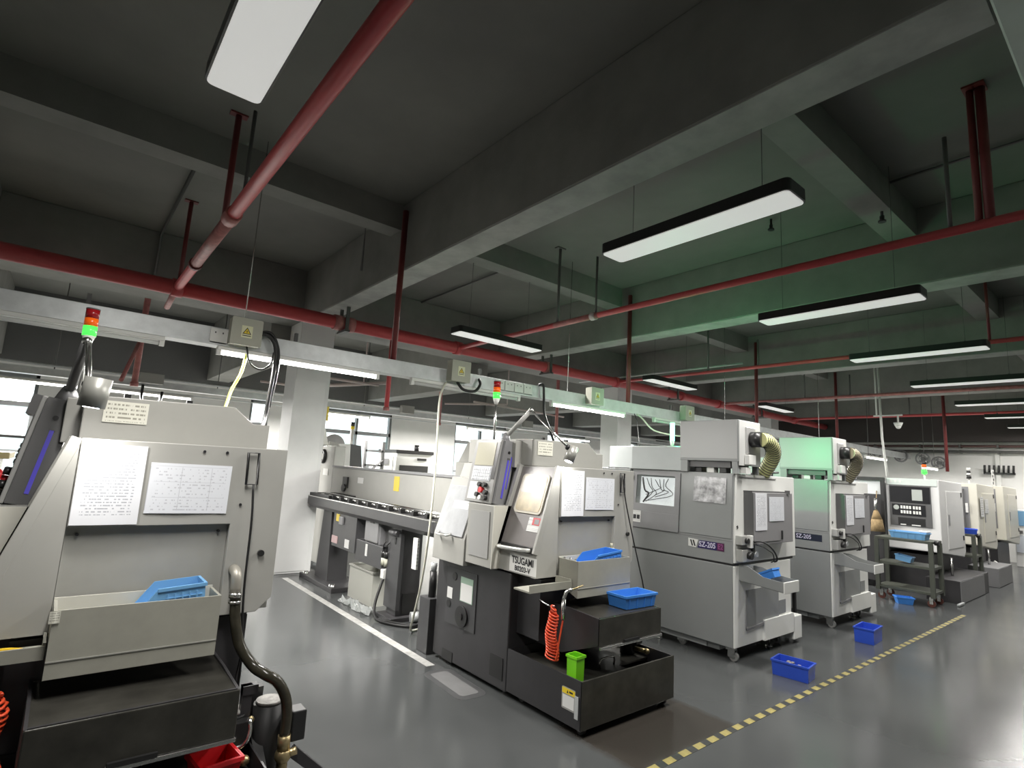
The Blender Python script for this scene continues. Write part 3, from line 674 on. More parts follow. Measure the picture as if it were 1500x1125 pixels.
    P('tray_back', B().box(x0, x1, y1 - .008, y1 - .001, .79, .932), CREAM, 'pale back edge of the tray', tr_)
    P('tray_seam', B().box(x0, x1, y0 - .003, y0, .755, .759), INSET, None, tr_)
    P('side_shelf', B().box(2.30, 2.66, 2.56, 2.705, .755, .765).box(2.30, 2.66, 2.555, 2.563, .755, .80).box(2.652, 2.66, 2.56, 2.70, .755, .81), BEIGE2)
    # chip chute
    ch = P('chip_chute', B().prism([(2.30, .475), (2.30, .63), (2.55, .642), (2.97, .642), (2.97, .36), (2.60, .36)], 'x', 2.635, 2.645).prism([(2.30, .475), (2.30, .63), (2.55, .642), (2.97, .642), (2.97, .36), (2.60, .36)], 'x', 3.235, 3.245).box(2.645, 3.235, 2.296, 2.306, .475, .635).box(2.645, 3.235, 2.31, 2.97, .475, .485), CHAR)
    P('chute_front', B().box(2.636, 3.244, 2.288, 2.297, .468, .632, .004), OILY, None, ch)
    P('chute_deck', B().prism([(2.306, .618), (2.306, .628), (2.97, .634), (2.97, .622)], 'x', 2.645, 3.235), OILY, None, ch)
    P('chute_lip', B().box(2.636, 3.244, 2.278, 2.292, .455, .47, .003), STEEL, 'bright steel lip under the chute', ch)
    P('chute_bracket', B().box(2.86, 3.0, 2.275, 2.29, .470, .486), BLK, None, ch)
    # signal tower
    tw = P('signal_tower', B().cyl((2.64, 3.44, 1.66), (2.64, 3.44, 2.03), .010, 10).cyl((2.64, 3.44, 1.66), (2.64, 3.44, 1.70), .03, 12), STEEL, 'three colour signal tower')
    P('tower_cup', B().cyl((2.64, 3.44, 1.99), (2.64, 3.44, 2.035), .013, 14, .029), WHITE, None, tw)
    P('green_lamp', B().cyl((2.64, 3.44, 2.035), (2.64, 3.44, 2.085), .029, 16), TGRN, 'lit green lamp', tw)
    P('orange_lamp', B().cyl((2.64, 3.44, 2.085), (2.64, 3.44, 2.125), .029, 16), TORG, 'orange lamp', tw)
    P('red_lamp', B().cyl((2.64, 3.44, 2.125), (2.64, 3.44, 2.17), .029, 16), TRED, 'dark red lamp', tw)
    P('tower_lid', B().cyl((2.64, 3.44, 2.17), (2.64, 3.44, 2.176), .030, 16), DGREY, None, tw)
    # work lamp
    el = (2.632, 3.02, 1.945) if nearest else (2.655, 3.03, 1.925)
    cp0 = (2.652, 2.585, 1.72) if nearest else (2.66, 2.64, 1.655)
    wl = P('work_lamp', B().cyl((2.60, 3.24, 1.68), (2.60, 3.24, 1.76), .055, 4, .02), MGREY, 'jointed work lamp on the control panel')
    P('lower_arm', B().tube([(2.605, 3.22, 1.745), el], *((.020, 6) if nearest else (.019, 4))), DGREY if nearest else M('arm_silver', (.5, .5, .48), .4), None, wl)
    P('elbow', B().ball(el, .02), STEEL, None, wl)
    P('upper_arm', B().tube([el, cp0], .0085, 8).tube([V(el) + V((.012, 0, 0)), V(cp0) + V((.008, 0, 0))], .004, 6), STEEL, None, wl)
    P('lamp_joint', B().ball(cp0, .02), BLK, None, wl)
    c0, c1 = (V((2.672, 2.56, 1.635)), V((2.682, 2.555, 1.745))) if nearest else (V((2.66, 2.63, 1.56)), V((2.70, 2.625, 1.66)))
    area('work_lamp_light', tuple(V(at) - V(LREF) + c0 + V((0, 0, -.006))), .05, .05, WORK_W)
    P('lamp_face', B().cyl(c0 - (c1 - c0) * .02, c0, .026, 14), M('lit_lamp_face', (1, 1, 1), .4, emit=6), None, wl)
    P('lamp_cup', B().pipe(c0, c1, *((.044, .039) if nearest else (.036, .032))), M('lamp_cup_grey', (.36, .36, .33), .35, metal=.3), 'grey cylindrical lamp head', wl)
    return t
L2 = (2.49, 2.5, 0); L1 = (2.49 - 2.60, 2.5, 0); DX = V((-2.60, 0, 0))
lathe(L2, 'beige and black lathe with an amber door window and white name plate', False)
lathe(L1, 'nearest beige and black lathe, cropped by the left edge of the photo', True)

def tank(at, label, cup):
    t = thing('coolant_tank', label, 'tank', LREF, at, group='black coolant tanks')
    x0, x1, y0, y1, z0, z1, k = 2.49, 3.386, 2.285, 2.955, .045, .308, .008
    b = B().box(x0, x0 + k, y0, y1, z0, z1).box(x1 - k, x1, y0, y1, z0, z1).box(x0 + k, x1 - k, y1 - k, y1, z0, z1).box(x0 + k, x1 - k, y0 + k, y1 - k, z0, z0 + .01)
    part('tank_body', b, CHAR, t)
    part('front_plate', B().box(x0, x1, y0 - .004, y0 + k, z0, z1 + .002, .003), OILY, t, 'scratched dull steel front')
    ld = part('tank_lid', B().box(x0 + .015, x0 + .52, y0 + .03, y1 - .05, .255, .265).box(x0 + .54, x1 - .02, y0 + .2, y1 - .05, .235, .245), OILY, t)
    part('lid_handle', B().tube([(2.86, 2.47, .262), (2.86, 2.47, .315), (2.99, 2.47, .315), (2.99, 2.47, .262)], .006, 8, 2), STEEL, t)
    part('oil_surface', B().box(x0 + k, x1 - k, y0 + k, y1 - k, .20, .205), BLACK, t)
    for x, y in ((x0 + .06, y0 + .05), (x1 - .06, y0 + .05), (x0 + .06, y1 - .1), (x1 - .06, y1 - .1)):
        c = part('caster', B().cyl((x - .012, y, .03), (x + .012, y, .03), .03, 14), BLACK, t)
        part('caster_fork', B().box(x - .02, x - .014, y - .015, y + .015, .02, .055).box(x + .014, x + .02, y - .015, y + .015, .02, .055), STEEL, c)
    fr = FL(x0, 2.385, .19)
    w_ = part('warning_label', B().rrect(fr, -.055, .055, -.065, .055, 0, .002, .008), M('label_grey', (.32, .32, .30), .5), t)
    part('label_band', B().slab(fr, -.052, .052, .02, .05, .002, .003), STICKY, w_, 'yellow band')
    part('warning_mark', B().poly([(-.014, .026), (.0, .026), (-.007, .044)], fr, .003, .0035).slab(fr, .006, .035, .03, .04, .003, .0035), INK, w_)
    part('label_text', B().slab(fr, -.046, .046, -.055, .012, .002, .0028), STICK, w_)
    part('sight_glass', B().slab(FL(x0, 2.318, .17), -.014, .014, -.07, .05, 0, .006), GALV, t)
    # pump at the right end
    p = part('coolant_pump', B().cyl((3.315, 2.62, .245), (3.315, 2.62, .40), .052, 18).cyl((3.315, 2.62, .40), (3.315, 2.62, .42), .056, 18), BLACK, t, 'black coolant pump')
    part('pump_cap', B().cyl((3.315, 2.62, .42), (3.315, 2.62, .435), .045, 18), M('dusty_grey', (.3, .29, .27), .7, var=.4, vs=30), p)
    part('terminal_box', B().box(3.30, 3.37, 2.53, 2.575, .32, .41, .004), BLK, p)
    part('pump_outlet', B().cyl((3.32, 2.56, .29), (3.34, 2.47, .29), .014, 10).ball((3.34, 2.47, .29), .02), BRASS, p)
    return t
tank(L2, 'black coolant tank on casters with a lid handle and yellow label', True)
tank(L1, 'black coolant tank under the nearest lathe, mostly out of view', False)

# coolant hose, bracket and valve of the nearest lathe
h = thing('coolant_hose', 'thick black hose bending from the nearest lathe down to a brass valve', 'hose', (.70, 2.64, .5))
part('hose', B().tube([(.672, 2.63, .90), (.682, 2.63, .80), (.71, 2.62, .69), (.762, 2.58, .61), (.80, 2.52, .585), (.845, 2.5, .555), (.887, 2.5, .485), (.902, 2.5, .405), (.900, 2.5, .33)], .022, 12, 5), M('oily_hose', (.035, .032, .022), .22, var=.4, vs=12), h)
part('hose_clamp', B().cyl((.671, 2.63, .885), (.671, 2.63, .905), .026, 14).cyl((.672, 2.63, .862), (.672, 2.63, .872), .026, 14), STEEL, h)
part('elbow_fitting', B().tube([(.670, 2.63, .905), (.668, 2.63, .96), (.667, 2.645, .985), (.667, 2.69, .992)], .022, 12, 3), M('dull_fitting', (.42, .40, .35), .45, metal=.5), h)
vv = part('valve', B().cyl((.90, 2.5, .335), (.902, 2.5, .275), .026, 12).cyl((.902, 2.5, .285), (.902, 2.5, .15), .022, 10).ball((.902, 2.5, .255), .034).cyl((.91, 2.5, .255), (.95, 2.48, .27), .017, 8), BRASS, h, 'brass valve')
part('valve_pipe', B().cyl((.902, 2.5, .16), (.902, 2.5, .03), .018, 10), BRASS, h)
pa = thing('filter_unit', 'black pump and filter unit standing at the right end of the nearest tank', 'pump', (.84, 2.62, 0))
part('filter_housing', B().cyl((.855, 2.60, .03), (.855, 2.60, .44), .062, 20), BLACK, pa)
part('dusty_top', B().cyl((.855, 2.60, .44), (.855, 2.60, .452), .054, 20), M('dusty_grey', (.3, .29, .27), .7), pa)
part('junction_cover', B().box(.925, .985, 2.49, 2.57, .30, .42, .006), BLK, pa)
part('mount_plate', B().prism([(2.40, .20), (2.46, .20), (2.62, .30), (2.62, .34)], 'x', .792, .83).box(.792, .85, 2.68, 2.72, .03, .48), BLK, pa)
part('upright_bracket', B().box(.735, .775, 2.58, 2.61, .32, .53).box(.735, .795, 2.575, 2.615, .495, .53), CHAR, pa)
part('cross_rail', B().prism([(.93, .24), (.96, .27), (1.12, .12), (1.10, .09)], 'y', 2.50, 2.54), CHAR, pa)
part('base_rail', B().box(.792, 1.12, 2.42, 2.62, 0, .035), CHAR, pa)
part('cap_screw', B().ball((.775, 2.56, .40), .014), BRASS, pa)
part('steel_pipe', B().tube([(.70, 2.5, .33), (.735, 2.49, .34), (.755, 2.49, .38), (.752, 2.5, .43)], .009, 8, 3), STEEL, pa)
solo('signal_cord', B().tube([(.70, 2.672, 1.36), (.708, 2.66, 1.2), (.712, 2.66, .9), (.73, 2.655, .66), (.735, 2.655, .55), (.725, 2.64, .36)], .005, 6, 5).tube([(.735, 2.655, .66), (.715, 2.65, .5), (.71, 2.645, .36)], .004, 6, 3), BLACK, 'black cord running down the right side of the nearest lathe', 'cord', (.70, 2.67, 1.3))
solo('signal_cord', B().tube([(3.285, 2.672, 1.48), (3.31, 2.66, 1.3), (3.36, 2.63, 1.05), (3.40, 2.6, .85), (3.42, 2.56, .66), (3.40, 2.52, .45)], .005, 6, 5), BLACK, 'black cord hanging from the loop handle of the lathe with the name plate', 'cord', (3.28, 2.67, 1.48))

# sheets of paper on the lathes and other machines
def sheet(fr, w, h, lab, mat=PAPER1, grp='printed sheets on the machines', tilt=0):
    b = B(); o, u, v, n = fr
    me = bpy.data.meshes.new('paper_sheet')
    bm = bmesh.new(); nx = 6; vs = []
    for j in range(2):
        for i in range(nx + 1): vs.append(bm.verts.new((w * i / nx, -.0012 * (1 - math.cos(i * 1.3)), h * j)))
    top = [bm.verts.new(q.co + V((0, .0015, 0))) for q in vs]
    for i in range(nx):
        bm.faces.new((vs[i], vs[i + 1], vs[i + nx + 2], vs[i + nx + 1])); bm.faces.new((top[i + nx + 1], top[i + nx + 2], top[i + 1], top[i]))
    bm.to_mesh(me); bm.free(); me.materials.append(mat)
    ob = bpy.data.objects.new('paper_sheet', me); COL.objects.link(ob)
    mt = Matrix.Identity(4); q = o + n * .004
    for i in range(3): mt[i][0] = u[i]; mt[i][1] = -n[i]; mt[i][2] = v[i]; mt[i][3] = q[i]
    ob.matrix_world = mt @ Matrix.Rotation(tilt, 4, 'Y')
    ob['label'] = lab; ob['category'] = 'paper'; ob['group'] = grp
    return ob
for dx, who in ((-2.60, 'nearest lathe'), (0, 'lathe with the name plate')):
    sheet(FF(2.668 + dx, 2.69, 1.192), .215, .31, 'upright printed sheet in a sleeve on the left of the ' + who)
    sheet(FF(2.90 + dx, 2.69, 1.235), .305, .205 if dx else .225, 'wide printed form taped right of the upright sheet on the ' + who, PAPER2, tilt=.012)
sheet(FF(2.73 - 2.6, 3.0, 1.60), .165, .095, 'cream handwritten note on the hood of the nearest lathe', NOTE)
sheet(FF(2.71, 3.0, 1.60), .15, .10, 'cream handwritten note on the hood of the lathe with the name plate', NOTE)
sheet(slope_fr(2.70, 1.0) if False else FF(.255 - .2, 2.509, .925 - .04), .03, .04, 'small cream sticker on the tray corner of the nearest lathe', NOTE)

# loose things on and around the lathes
def fbin(name, fr, w, d, h, mat, lab, cat='bin', grp=None, ribs=4, taper=.9, low=None, t=.006):
    return solo(name, B().bin(fr, w, d, h, t, ribs, taper, low), mat, lab, cat, tuple(fr[0]), group=grp)
def scoop(x, y, z, w, d, h, mat, lab, tilt=0.):
    """hopper-fronted basket, open end to -X"""
    t = .004; b = B(); prof = [(.03, 0), (w, 0), (w, h), (.30 * w, h), (0, .45 * h)]
    b.prism(prof, 'y', 0, t).prism(prof, 'y', d - t, d).box(.03, w, t, d - t, 0, t).box(w - t, w, t, d - t, t, h).prism([(.0, .45 * h), (.03, 0), (.036, 0), (.006, .45 * h)], 'y', t, d - t)
    b.box(.28 * w, w + .006, -.006, 0, h - .012, h).box(w, w + .006, 0, d, h - .012, h)
    for k in range(5): b.box(.42 * w + k * .11 * w, .42 * w + k * .11 * w + .005, -.004, 0, .15 * h, .82 * h)
    for k in range(3): b.box(.40 * w, .95 * w, -.003, 0, (.3 + .2 * k) * h, (.3 + .2 * k) * h + .004)
    bmesh.ops.transform(b.bm, matrix=Matrix.Translation((x, y, z)) @ Matrix.Rotation(tilt, 4, 'Y'), verts=b.bm.verts)
    return solo('parts_basket', b, mat, lab, 'basket', (x, y, z), group='scoop baskets')
def tiltfr(x, y, z, a=0, rx=0, ry=0):
    mt = Matrix.Rotation(a, 3, 'Z') @ Matrix.Rotation(rx, 3, 'X') @ Matrix.Rotation(ry, 3, 'Y')
    return (V((x, y, z)), mt @ V((1, 0, 0)), mt @ V((0, 1, 0)), mt @ V((0, 0, 1)))
fbin('parts_bin', FT(3.105, 2.424, .6325, -.04), .31, .165, .085, BLUE, 'blue ribbed parts bin standing on the black chute of the lathe with the name plate', grp='blue parts bins')
scoop(2.785, 2.53, .815, .34, .145, .128, BLUE, 'blue scoop-shaped basket lying in the tray of the lathe with the name plate', -.09)
scoop(.315, 2.53, .82, .225, .145, .142, BLUEL, 'pale blue mesh basket lying in the tray of the nearest lathe', -.07)
fbin('parts_bin', FT(.61, 2.395, .27, .12), .15, .14, .105, REDPL, 'red bin at the bottom edge below the nearest lathe', 'bin', 'small bins', 0, .8)
fbin('tool_cup', FT(2.555, 2.40, .266, .05), .075, .075, .15, GREEN, 'bright green cup standing on the tank of the lathe with the name plate', 'cup', 'small bins', 0, .94, t=.003)
# small clutter in the trays
b = B()
for i in range(7):
    a = random.random() * 3; x, y = 2.69 + random.random() * .05, 2.55 + random.random() * .08
    b.cyl((x, y, .80 + i * .004), (x + .025 * math.cos(a), y + .05 * math.sin(a), .905 + i * .004), .006, 6)
solo('hand_tool', b, STEEL, 'bundle of metal tools in the left of the tray beside the blue scoop basket', 'tool', (2.72, 2.58, .80))
solo('spray_bottle', B().cyl((3.157, 2.655, .79), (3.157, 2.655, .97), .020, 12).cyl((3.157, 2.655, .97), (3.157, 2.655, 1.0), .010, 10), M('bottle_beige', (.5, .48, .36), .4), 'small beige bottle at the right of the tray beside the blue scoop basket', 'bottle', (3.15, 2.64, .79))
pl = thing('pliers', 'yellow-handled pliers on the side shelf of the nearest lathe', 'tool', (-.03, 2.62, .765))
part('handle', B().tube([(-.12, 2.60, .775), (-.05, 2.605, .778), (.0, 2.62, .776)], .008, 8, 3), YELLOW, pl)
part('handle', B().tube([(-.12, 2.65, .775), (-.05, 2.64, .78), (.0, 2.62, .778)], .008, 8, 3), YELLOW, pl)
part('jaw', B().tube([(.0, 2.62, .777), (.045, 2.625, .777)], lambda q: .009 - .006 * q, 8), STEEL, pl)
solo('screwdriver', B().cyl((-.16, 2.585, .775), (-.02, 2.59, .777), .010, 10).cyl((-.02, 2.59, .777), (.05, 2.592, .777), .004, 6), BLK, 'black screwdriver beside the yellow-handled pliers', 'tool', (-.1, 2.59, .766))
# air guns with coiled hoses
def airgun(dx, lab):
    t = thing('air_gun', lab, 'air gun', (2.52, 2.52, .70), (2.52 + dx, 2.52, .70), group='air guns on coiled hoses')
    b = B(); pts = []
    n = 17; R = .034
    for i in range(n * 12 + 1):
        q = i / (n * 12); a = q * n * 2 * math.pi
        rr = R * (.75 + .5 * q) * (.6 if q < .12 else 1)
        pts.append((2.50 + rr * math.cos(a) * .9 + .01 * math.sin(q * 9), 2.555 + rr * math.sin(a), .66 - .30 * q + .008 * math.sin(a)))
    part('coiled_hose', B().tube(pts, .0055, 6), ORANGE, t, 'orange coiled air hose')
    if dx: return
    part('hose_tail', B().tube([pts[-1], (2.49, 2.50, .37), (2.50, 2.49, .48), (2.515, 2.48, .60)], .0055, 6, 4), ORANGE, t)
    part('hose_inlet', B().tube([pts[0], (2.50, 2.6, .66), (2.52, 2.7, .67)], .006, 6, 3), STEEL, t)
    part('gun_body', B().tube([(2.515, 2.48, .60), (2.515, 2.48, .72)], .013, 10).tube([(2.515, 2.48, .72), (2.53, 2.47, .765), (2.56, 2.455, .775)], .011, 8, 3), STEEL, t)
    part('trigger', B().box(2.505, 2.513, 2.465, 2.472, .64, .75), STEEL, t)
    part('nozzle', B().cyl((2.56, 2.455, .775), ((2.63, 2.43, .80) if dx == 0 else (2.575, 2.38, .785)), .005, 8), BRASS, t)
airgun(0, 'silver air gun and orange coiled hose hanging on the lathe with the name plate')
airgun(-2.545, 'orange coiled air hose at the left edge below the nearest lathe')

# ================================================================== GREY CASTER-MOUNTED LATHES (two alike)
ZREF = (4.53, 2.47, 0)
def szmachine(dx, label, first):
    t = thing('caster_lathe', label, 'machine', ZREF, (ZREF[0] + dx, ZREF[1], 0), group='grey lathes on casters')
    P = lambda n, b, m, l=None, par=None: part(n, b, m, par or t, l)
    X0, X1, Y0, Y1 = 4.53, 5.70, 2.49, 4.02
    # lower cabinet
    lo = P('lower_cabinet', B().box(X0 + .002, 5.585, Y0, Y1, .115, .776, .006), SILVERP)
    P('front_sheet', B().box(X0 + .006, 5.58, Y0 - .012, Y0 + .002, .118, .772, .003), WHITEP, 'off-white front sheet', lo)
    P('plinth', B().box(X0 + .05, 5.5, Y0 + .15, Y1 - .02, .06, .115), SILVERP, None, lo)
    P('corner_foot', B().prism([(5.02, .115), (5.60, .115), (5.60, .26), (5.58, .285), (5.02, .285)], 'y', Y0 - .03, Y0 + .2).box(5.59, 5.76, Y0 - .03, Y0 + .35, .04, .25, .006), WHITEP, None, lo)
    P('corner_strip', B().box(5.762, 5.768, Y0 + .0, Y0 + .015, .09, .21), STEEL, None, lo)
    hp = P('hatch', B().box(4.725, 5.32, Y0 - .016, Y0 - .008, .265, .565), SILVERP, 'grey lower hatch', lo)
    P('hatch_edge', B().box(4.72, 4.726, Y0 - .02, Y0 - .008, .24, .565).prism([(4.72, .235), (5.325, .265), (5.325, .285), (4.72, .255)], 'y', Y0 - .024, Y0 - .008), MGREY, None, hp)
    P('hatch_step', B().box(5.325, 5.46, Y0 - .016, Y0 - .008, .30, .42), SILVERP, None, hp)
    # upper cabinet
    b = B().prism([(X0, .792), (X1, .792), (X1, 1.553), (X0 + .035, 1.553), (X0, .985)], 'y', Y0, 3.59, .005)
    up_ = P('upper_cabinet', b, SILVERP)
    P('rear_cabinet', B().box(X0 + .004, X1, 3.59, Y1, .792, 1.553, .005), SILVERP, None, up_)
    P('front_sheet', B().prism([(X0 + .012, .80), (X1 - .005, .80), (X1 - .005, 1.548), (X0 + .047, 1.548), (X0 + .012, .985)], 'y', Y0 - .012, Y0 + .002, .003), WHITEP, 'off-white front sheet', up_)
    P('seam', B().box(X0 + .01, X1 - .02, Y0 + .01, Y1 - .02, .774, .794), CHAR, None, up_)
    P('belt_line', B().box(X0 - .002, X0 + .004, Y0, 3.59, .976, .982), MGREY, None, up_)
    # window door, on the slightly sloping flank
    v = V((.035, 0, .568)).normalized(); u = V((0, -1, 0)); n = u.cross(v); f = (V((X0, 3.57, .985)), u, v, n)
    dw = P('window_door', B().slab(f, 0, .555, 0, .16, -.002, .014, .003).slab(f, 0, .055, .16, .545, -.002, .014).slab(f, .50, .555, .16, .545, -.002, .014).slab(f, .055, .50, .515, .545, -.002, .014).slab(f, .055, .50, .16, .235, -.002, .014), MGREY, 'dark grey window door')
    P('inner_frame', B().slab(f, .055, .10, .235, .515, .003, .008).slab(f, .10, .50, .50, .515, .003, .008), SILVERP, None, dw)
    P('glowing_backing', B().slab(f, .10, .50, .235, .50, -.001, .003), M('glowing_interior_sheet', (.80, .80, .80), .3, emit=.75, var=.1, vs=12), 'glowing backing sheet seen through the window', dw)  # backing sheet glows by itself, its emission stands in for light inside
    for k in range(7):
        a = random.random(); c_ = random.random()
        pts = [f[0] + u * (.12 + .05 * k) + v * (.49 - .02 * a) + n * .006, f[0] + u * (.15 + .04 * k + .06 * a) + v * (.42 - .06 * c_) + n * .007, f[0] + u * (.20 + .045 * k) + v * (.33 + .08 * a) + n * .006, f[0] + u * (.14 + .05 * k * c_) + v * (.25 + .03 * k * a) + n * .006]
        P('inner_cable', B().tube(pts, .0035 if k else .009, 6, 4), BLK, None, dw)
    P('window_pane', B().slab(f, .05, .505, .23, .52, .010, .013), GLASSC, None, dw)
    st = P('icon_label', B().slab(f, .03, .125, .05, .16, .014, .0155), STICK, None, dw)
    for j in range(2): P('icon', B().slab(f, .038 + j * .043, .072 + j * .043, .08, .12, .0155, .0165), INK, None, dw)
    P('door_hinge', B().slab(f, -.012, .02, .46, .50, .0, .02), BLK, None, dw)
    # side door with lettering badge
    P('flank_door', B().slab(f, .56, 1.07, .012, .555, -.002, .006, .002), M('flank_grey', (.265, .275, .272), .3, var=.03), None, up_)
    if first:
        fr = FL(X0, 2.735, .917); bd = P('name_badge', B().poly([(-.085, -.034), (.17, -.034), (.17, .034), (-.062, .034)], fr, 0, .003), NAVY, 'navy name badge')
        P('badge_end', B().slab(fr, .105, .17, -.033, .033, .003, .0034), REDPAN, None, bd)
        P('logo_plate', B().poly([(-.178, -.03), (-.10, -.034), (-.078, .034), (-.178, .040)], fr, 0, .003), WHITE, 'white logo plate', bd)
        P('logo_stroke', B().poly([(-.160, .028), (-.146, .028), (-.128, -.024), (-.142, -.024)], fr, .003, .004).poly([(-.135, .028), (-.121, .028), (-.103, -.024), (-.117, -.024)], fr, .003, .004), INK, None, bd)
        letters('SZ-205', .064, LILAC, bd, (fr[0] + fr[1] * .012 + fr[3] * .003, *fr[1:]), bold=.0015, sx=.86)
        letters('E2', .062, PURP, bd, (fr[0] + fr[1] * .137 + fr[3] * .0035, *fr[1:]), bold=.001, sx=.8)
    else:
        fr = FL(X0, 2.735, .917); bd = P('name_badge', B().slab(fr, -.15, .17, -.036, .036, 0, .003), NAVYD, 'dark name badge')
        letters('SZ-205', .062, LILAC, bd, (fr[0] - fr[1] * .02 + fr[3] * .003, *fr[1:]), bold=.001, sx=.9)
    # electrical box on the front
    eb = P('electrical_box', B().box(4.705, 5.44, 2.385, 2.48, .955, 1.40, .004), M('box_grey_paint', (.27, .265, .27), .4, var=.03), 'grey electrical box')
    P('box_side', B().box(4.702, 4.706, 2.39, 2.476, .96, 1.395), DGREY, None, eb)
    P('box_hood', B().box(4.70, 5.35, 2.40, 2.48, 1.40, 1.412).box(5.32, 5.36, 2.37, 2.40, 1.39, 1.425), DGREY, None, eb)
    P('box_latch', B().box(5.20, 5.222, 2.375, 2.386, .985, 1.065, .003), BLK, None, eb)
    P('box_slot', B().box(4.86, 5.18, 2.381, 2.386, .975, .981), DGREY, None, eb)
    P('top_seal', B().box(4.62, 5.30, Y0 - .02, Y0 - .01, 1.522, 1.528), MGREY, None, up_)
    P('flank_logo', B().tube([(4.575, Y0 - .014, 1.10), (4.59, Y0 - .016, 1.11), (4.595, Y0 - .016, 1.09), (4.58, Y0 - .014, 1.085)], .004, 5), BLK, None, up_)
    # valve cluster
    vc = P('air_unit', B().box(4.56, 4.70, 2.42, 2.48, .955, 1.03, .004).box(4.57, 4.79, 2.42, 2.48, .815, .915, .004), M('valve_silver', (.55, .55, .53), .35, metal=.4), 'silver air preparation unit')
    P('valve_knob', B().cyl((4.625, 2.42, .99), (4.625, 2.395, .99), .022, 12).cyl((4.665, 2.42, .865), (4.665, 2.385, .865), .030, 14).box(4.71, 4.74, 2.40, 2.44, .90, .99), BLK, None, vc)
    P('white_plug', B().box(4.655, 4.70, 2.39, 2.43, .93, 1.035, .004), WHITE, None, vc)
    P('gauge', B().cyl((4.77, 2.42, .875), (4.77, 2.395, .875), .024, 14), GALV, None, vc)
    for k in range(2):
        P('black_cable', B().tube([(4.69, 2.385, .985 - .02 * k), (4.80, 2.362, .98 - .04 * k), (4.93 - .03 * k, 2.36, .935 - .03 * k), (5.03 - .05 * k, 2.36, .87), (5.08 - .06 * k, 2.37, .81), (5.09 - .06 * k, 2.40, .79)], .0065 - .002 * k, 8, 5), BLACK, None, vc)
    # parts chute
    tr_ = P('parts_chute', B().prism([(2.478, .66), (2.478, .785), (2.40, .785), (2.27, .72), (2.105, .705), (2.105, .63)], 'x', 4.612, 4.620), SILVERP)
    P('chute_side', B().prism([(2.478, .66), (2.478, .76), (2.40, .76), (2.27, .72), (2.105, .705), (2.105, .63)], 'x', 4.862, 4.870), SILVERP, None, tr_)
    P('chute_floor', B().prism([(2.478, .655), (2.478, .665), (2.105, .637), (2.105, .625)], 'x', 4.616, 4.866), SILVERP, None, tr_)
    P('chute_end', B().box(4.612, 4.872, 2.095, 2.107, .618, .708, .003), WHITEP, 'white chute end', tr_)
    # legs and casters
    for x, y in ((4.60, 2.55), (5.48, 2.60), (4.62, 3.05), (4.66, 3.9), (5.5, 3.9)):
        c = P('caster', B().cyl((x - .014, y - .03, .038), (x + .014, y - .03, .038), .038, 16), M('caster_rubber', (.25, .25, .24), .5))
        P('caster_hub', B().cyl((x - .016, y - .03, .038), (x + .016, y - .03, .038), .02, 12), STEEL, None, c)
        P('caster_fork', B().box(x - .022, x - .016, y - .045, y + .015, .03, .09).box(x + .016, x + .022, y - .045, y + .015, .03, .09).box(x - .025, x + .025, y - .04, y + .03, .085, .118), STEEL, None, c)
    for x, y in ((4.58, 3.25), (5.30, 2.56)):
        P('jack_foot', B().cyl((x, y, .0), (x, y, .012), .03, 10).cyl((x, y, .01), (x, y, .12), .008, 8), STEEL)
    P('chassis_rail', B().box(4.56, 4.62, 2.75, 3.95, .065, .116), SILVERP)
    # hood at the rear
    P('rear_hood', B().prism([(X0 + .01, 2.96), (4.98, 2.96), (4.98, 3.96), (X0 + .11, 3.96), (X0 + .01, 3.58)], 'z', 1.555, 1.785, .006), M('hood_grey', (.40, .425, .42), .35, var=.03))
    P('hood_rail', B().box(X0 + .02, X0 + .035, 3.6, 3.9, 1.548, 1.562), BLK)
    # mist collector
    mc = P('mist_collector', B().box(X0, 4.915, 2.43, 3.01, 1.655, 2.022, .006), SILVERP, 'grey box-shaped mist collector')
    P('collector_side', B().box(X0 - .003, X0 + .001, 2.44, 3.0, 1.68, 2.015), M('collector_panel', (.42, .425, .42), .33), None, mc)
    P('collector_front', B().box(X0 + .008, 4.91, 2.425, 2.432, 1.625, 2.016), M('collector_front', (.52, .525, .51), .35), None, mc)
    P('support_leg', B().box(X0 + .002, X0 + .03, 2.44, 2.49, 1.553, 1.66), SILVERP, None, mc); P('support_leg', B().box(4.88, 4.91, 2.44, 2.49, 1.553, 1.66), SILVERP, None, mc); P('support_leg', B().box(X0 + .002, X0 + .03, 2.93, 3.0, 1.553, 1.66), SILVERP, None, mc)
    P('under_pan', B().box(X0 + .03, 4.88, 2.52, 2.95, 1.60, 1.655), DGREY, None, mc)
    for k, (x, y) in enumerate(((4.60, 2.60), (4.60, 2.72), (4.63, 2.86))): P('mount_block', B().box(x - .02, x + .06, y - .03, y + .04, 1.553, 1.60, .004), BLK if k != 1 else WHITE, None, mc)
    P('inlet_plate', B().box(4.64, 4.80, 2.412, 2.426, 1.73, 1.965, .004), M('plate_silver', (.55, .55, .54), .3, metal=.5), None, mc)
    P('inlet_collar', B().cyl((4.73, 2.42, 1.86), (4.75, 2.33, 1.86), .068, 18), BLK, 'black inlet collar', mc)
    P('valve_block', B().box(4.62, 4.74, 2.38, 2.425, 1.635, 1.72, .004).box(4.60, 4.68, 2.40, 2.46, 1.556, 1.61), WHITE, None, mc)
    P('top_bracket', B().box(4.915, 5.05, 2.6, 2.9, 1.94, 1.955).prism([(4.98, 1.955), (5.06, 1.955), (5.06, 2.03), (5.04, 2.03)], 'y', 2.62, 2.64).box(5.05, 5.058, 2.6, 2.9, 1.94, 2.04), WHITE, None, mc)
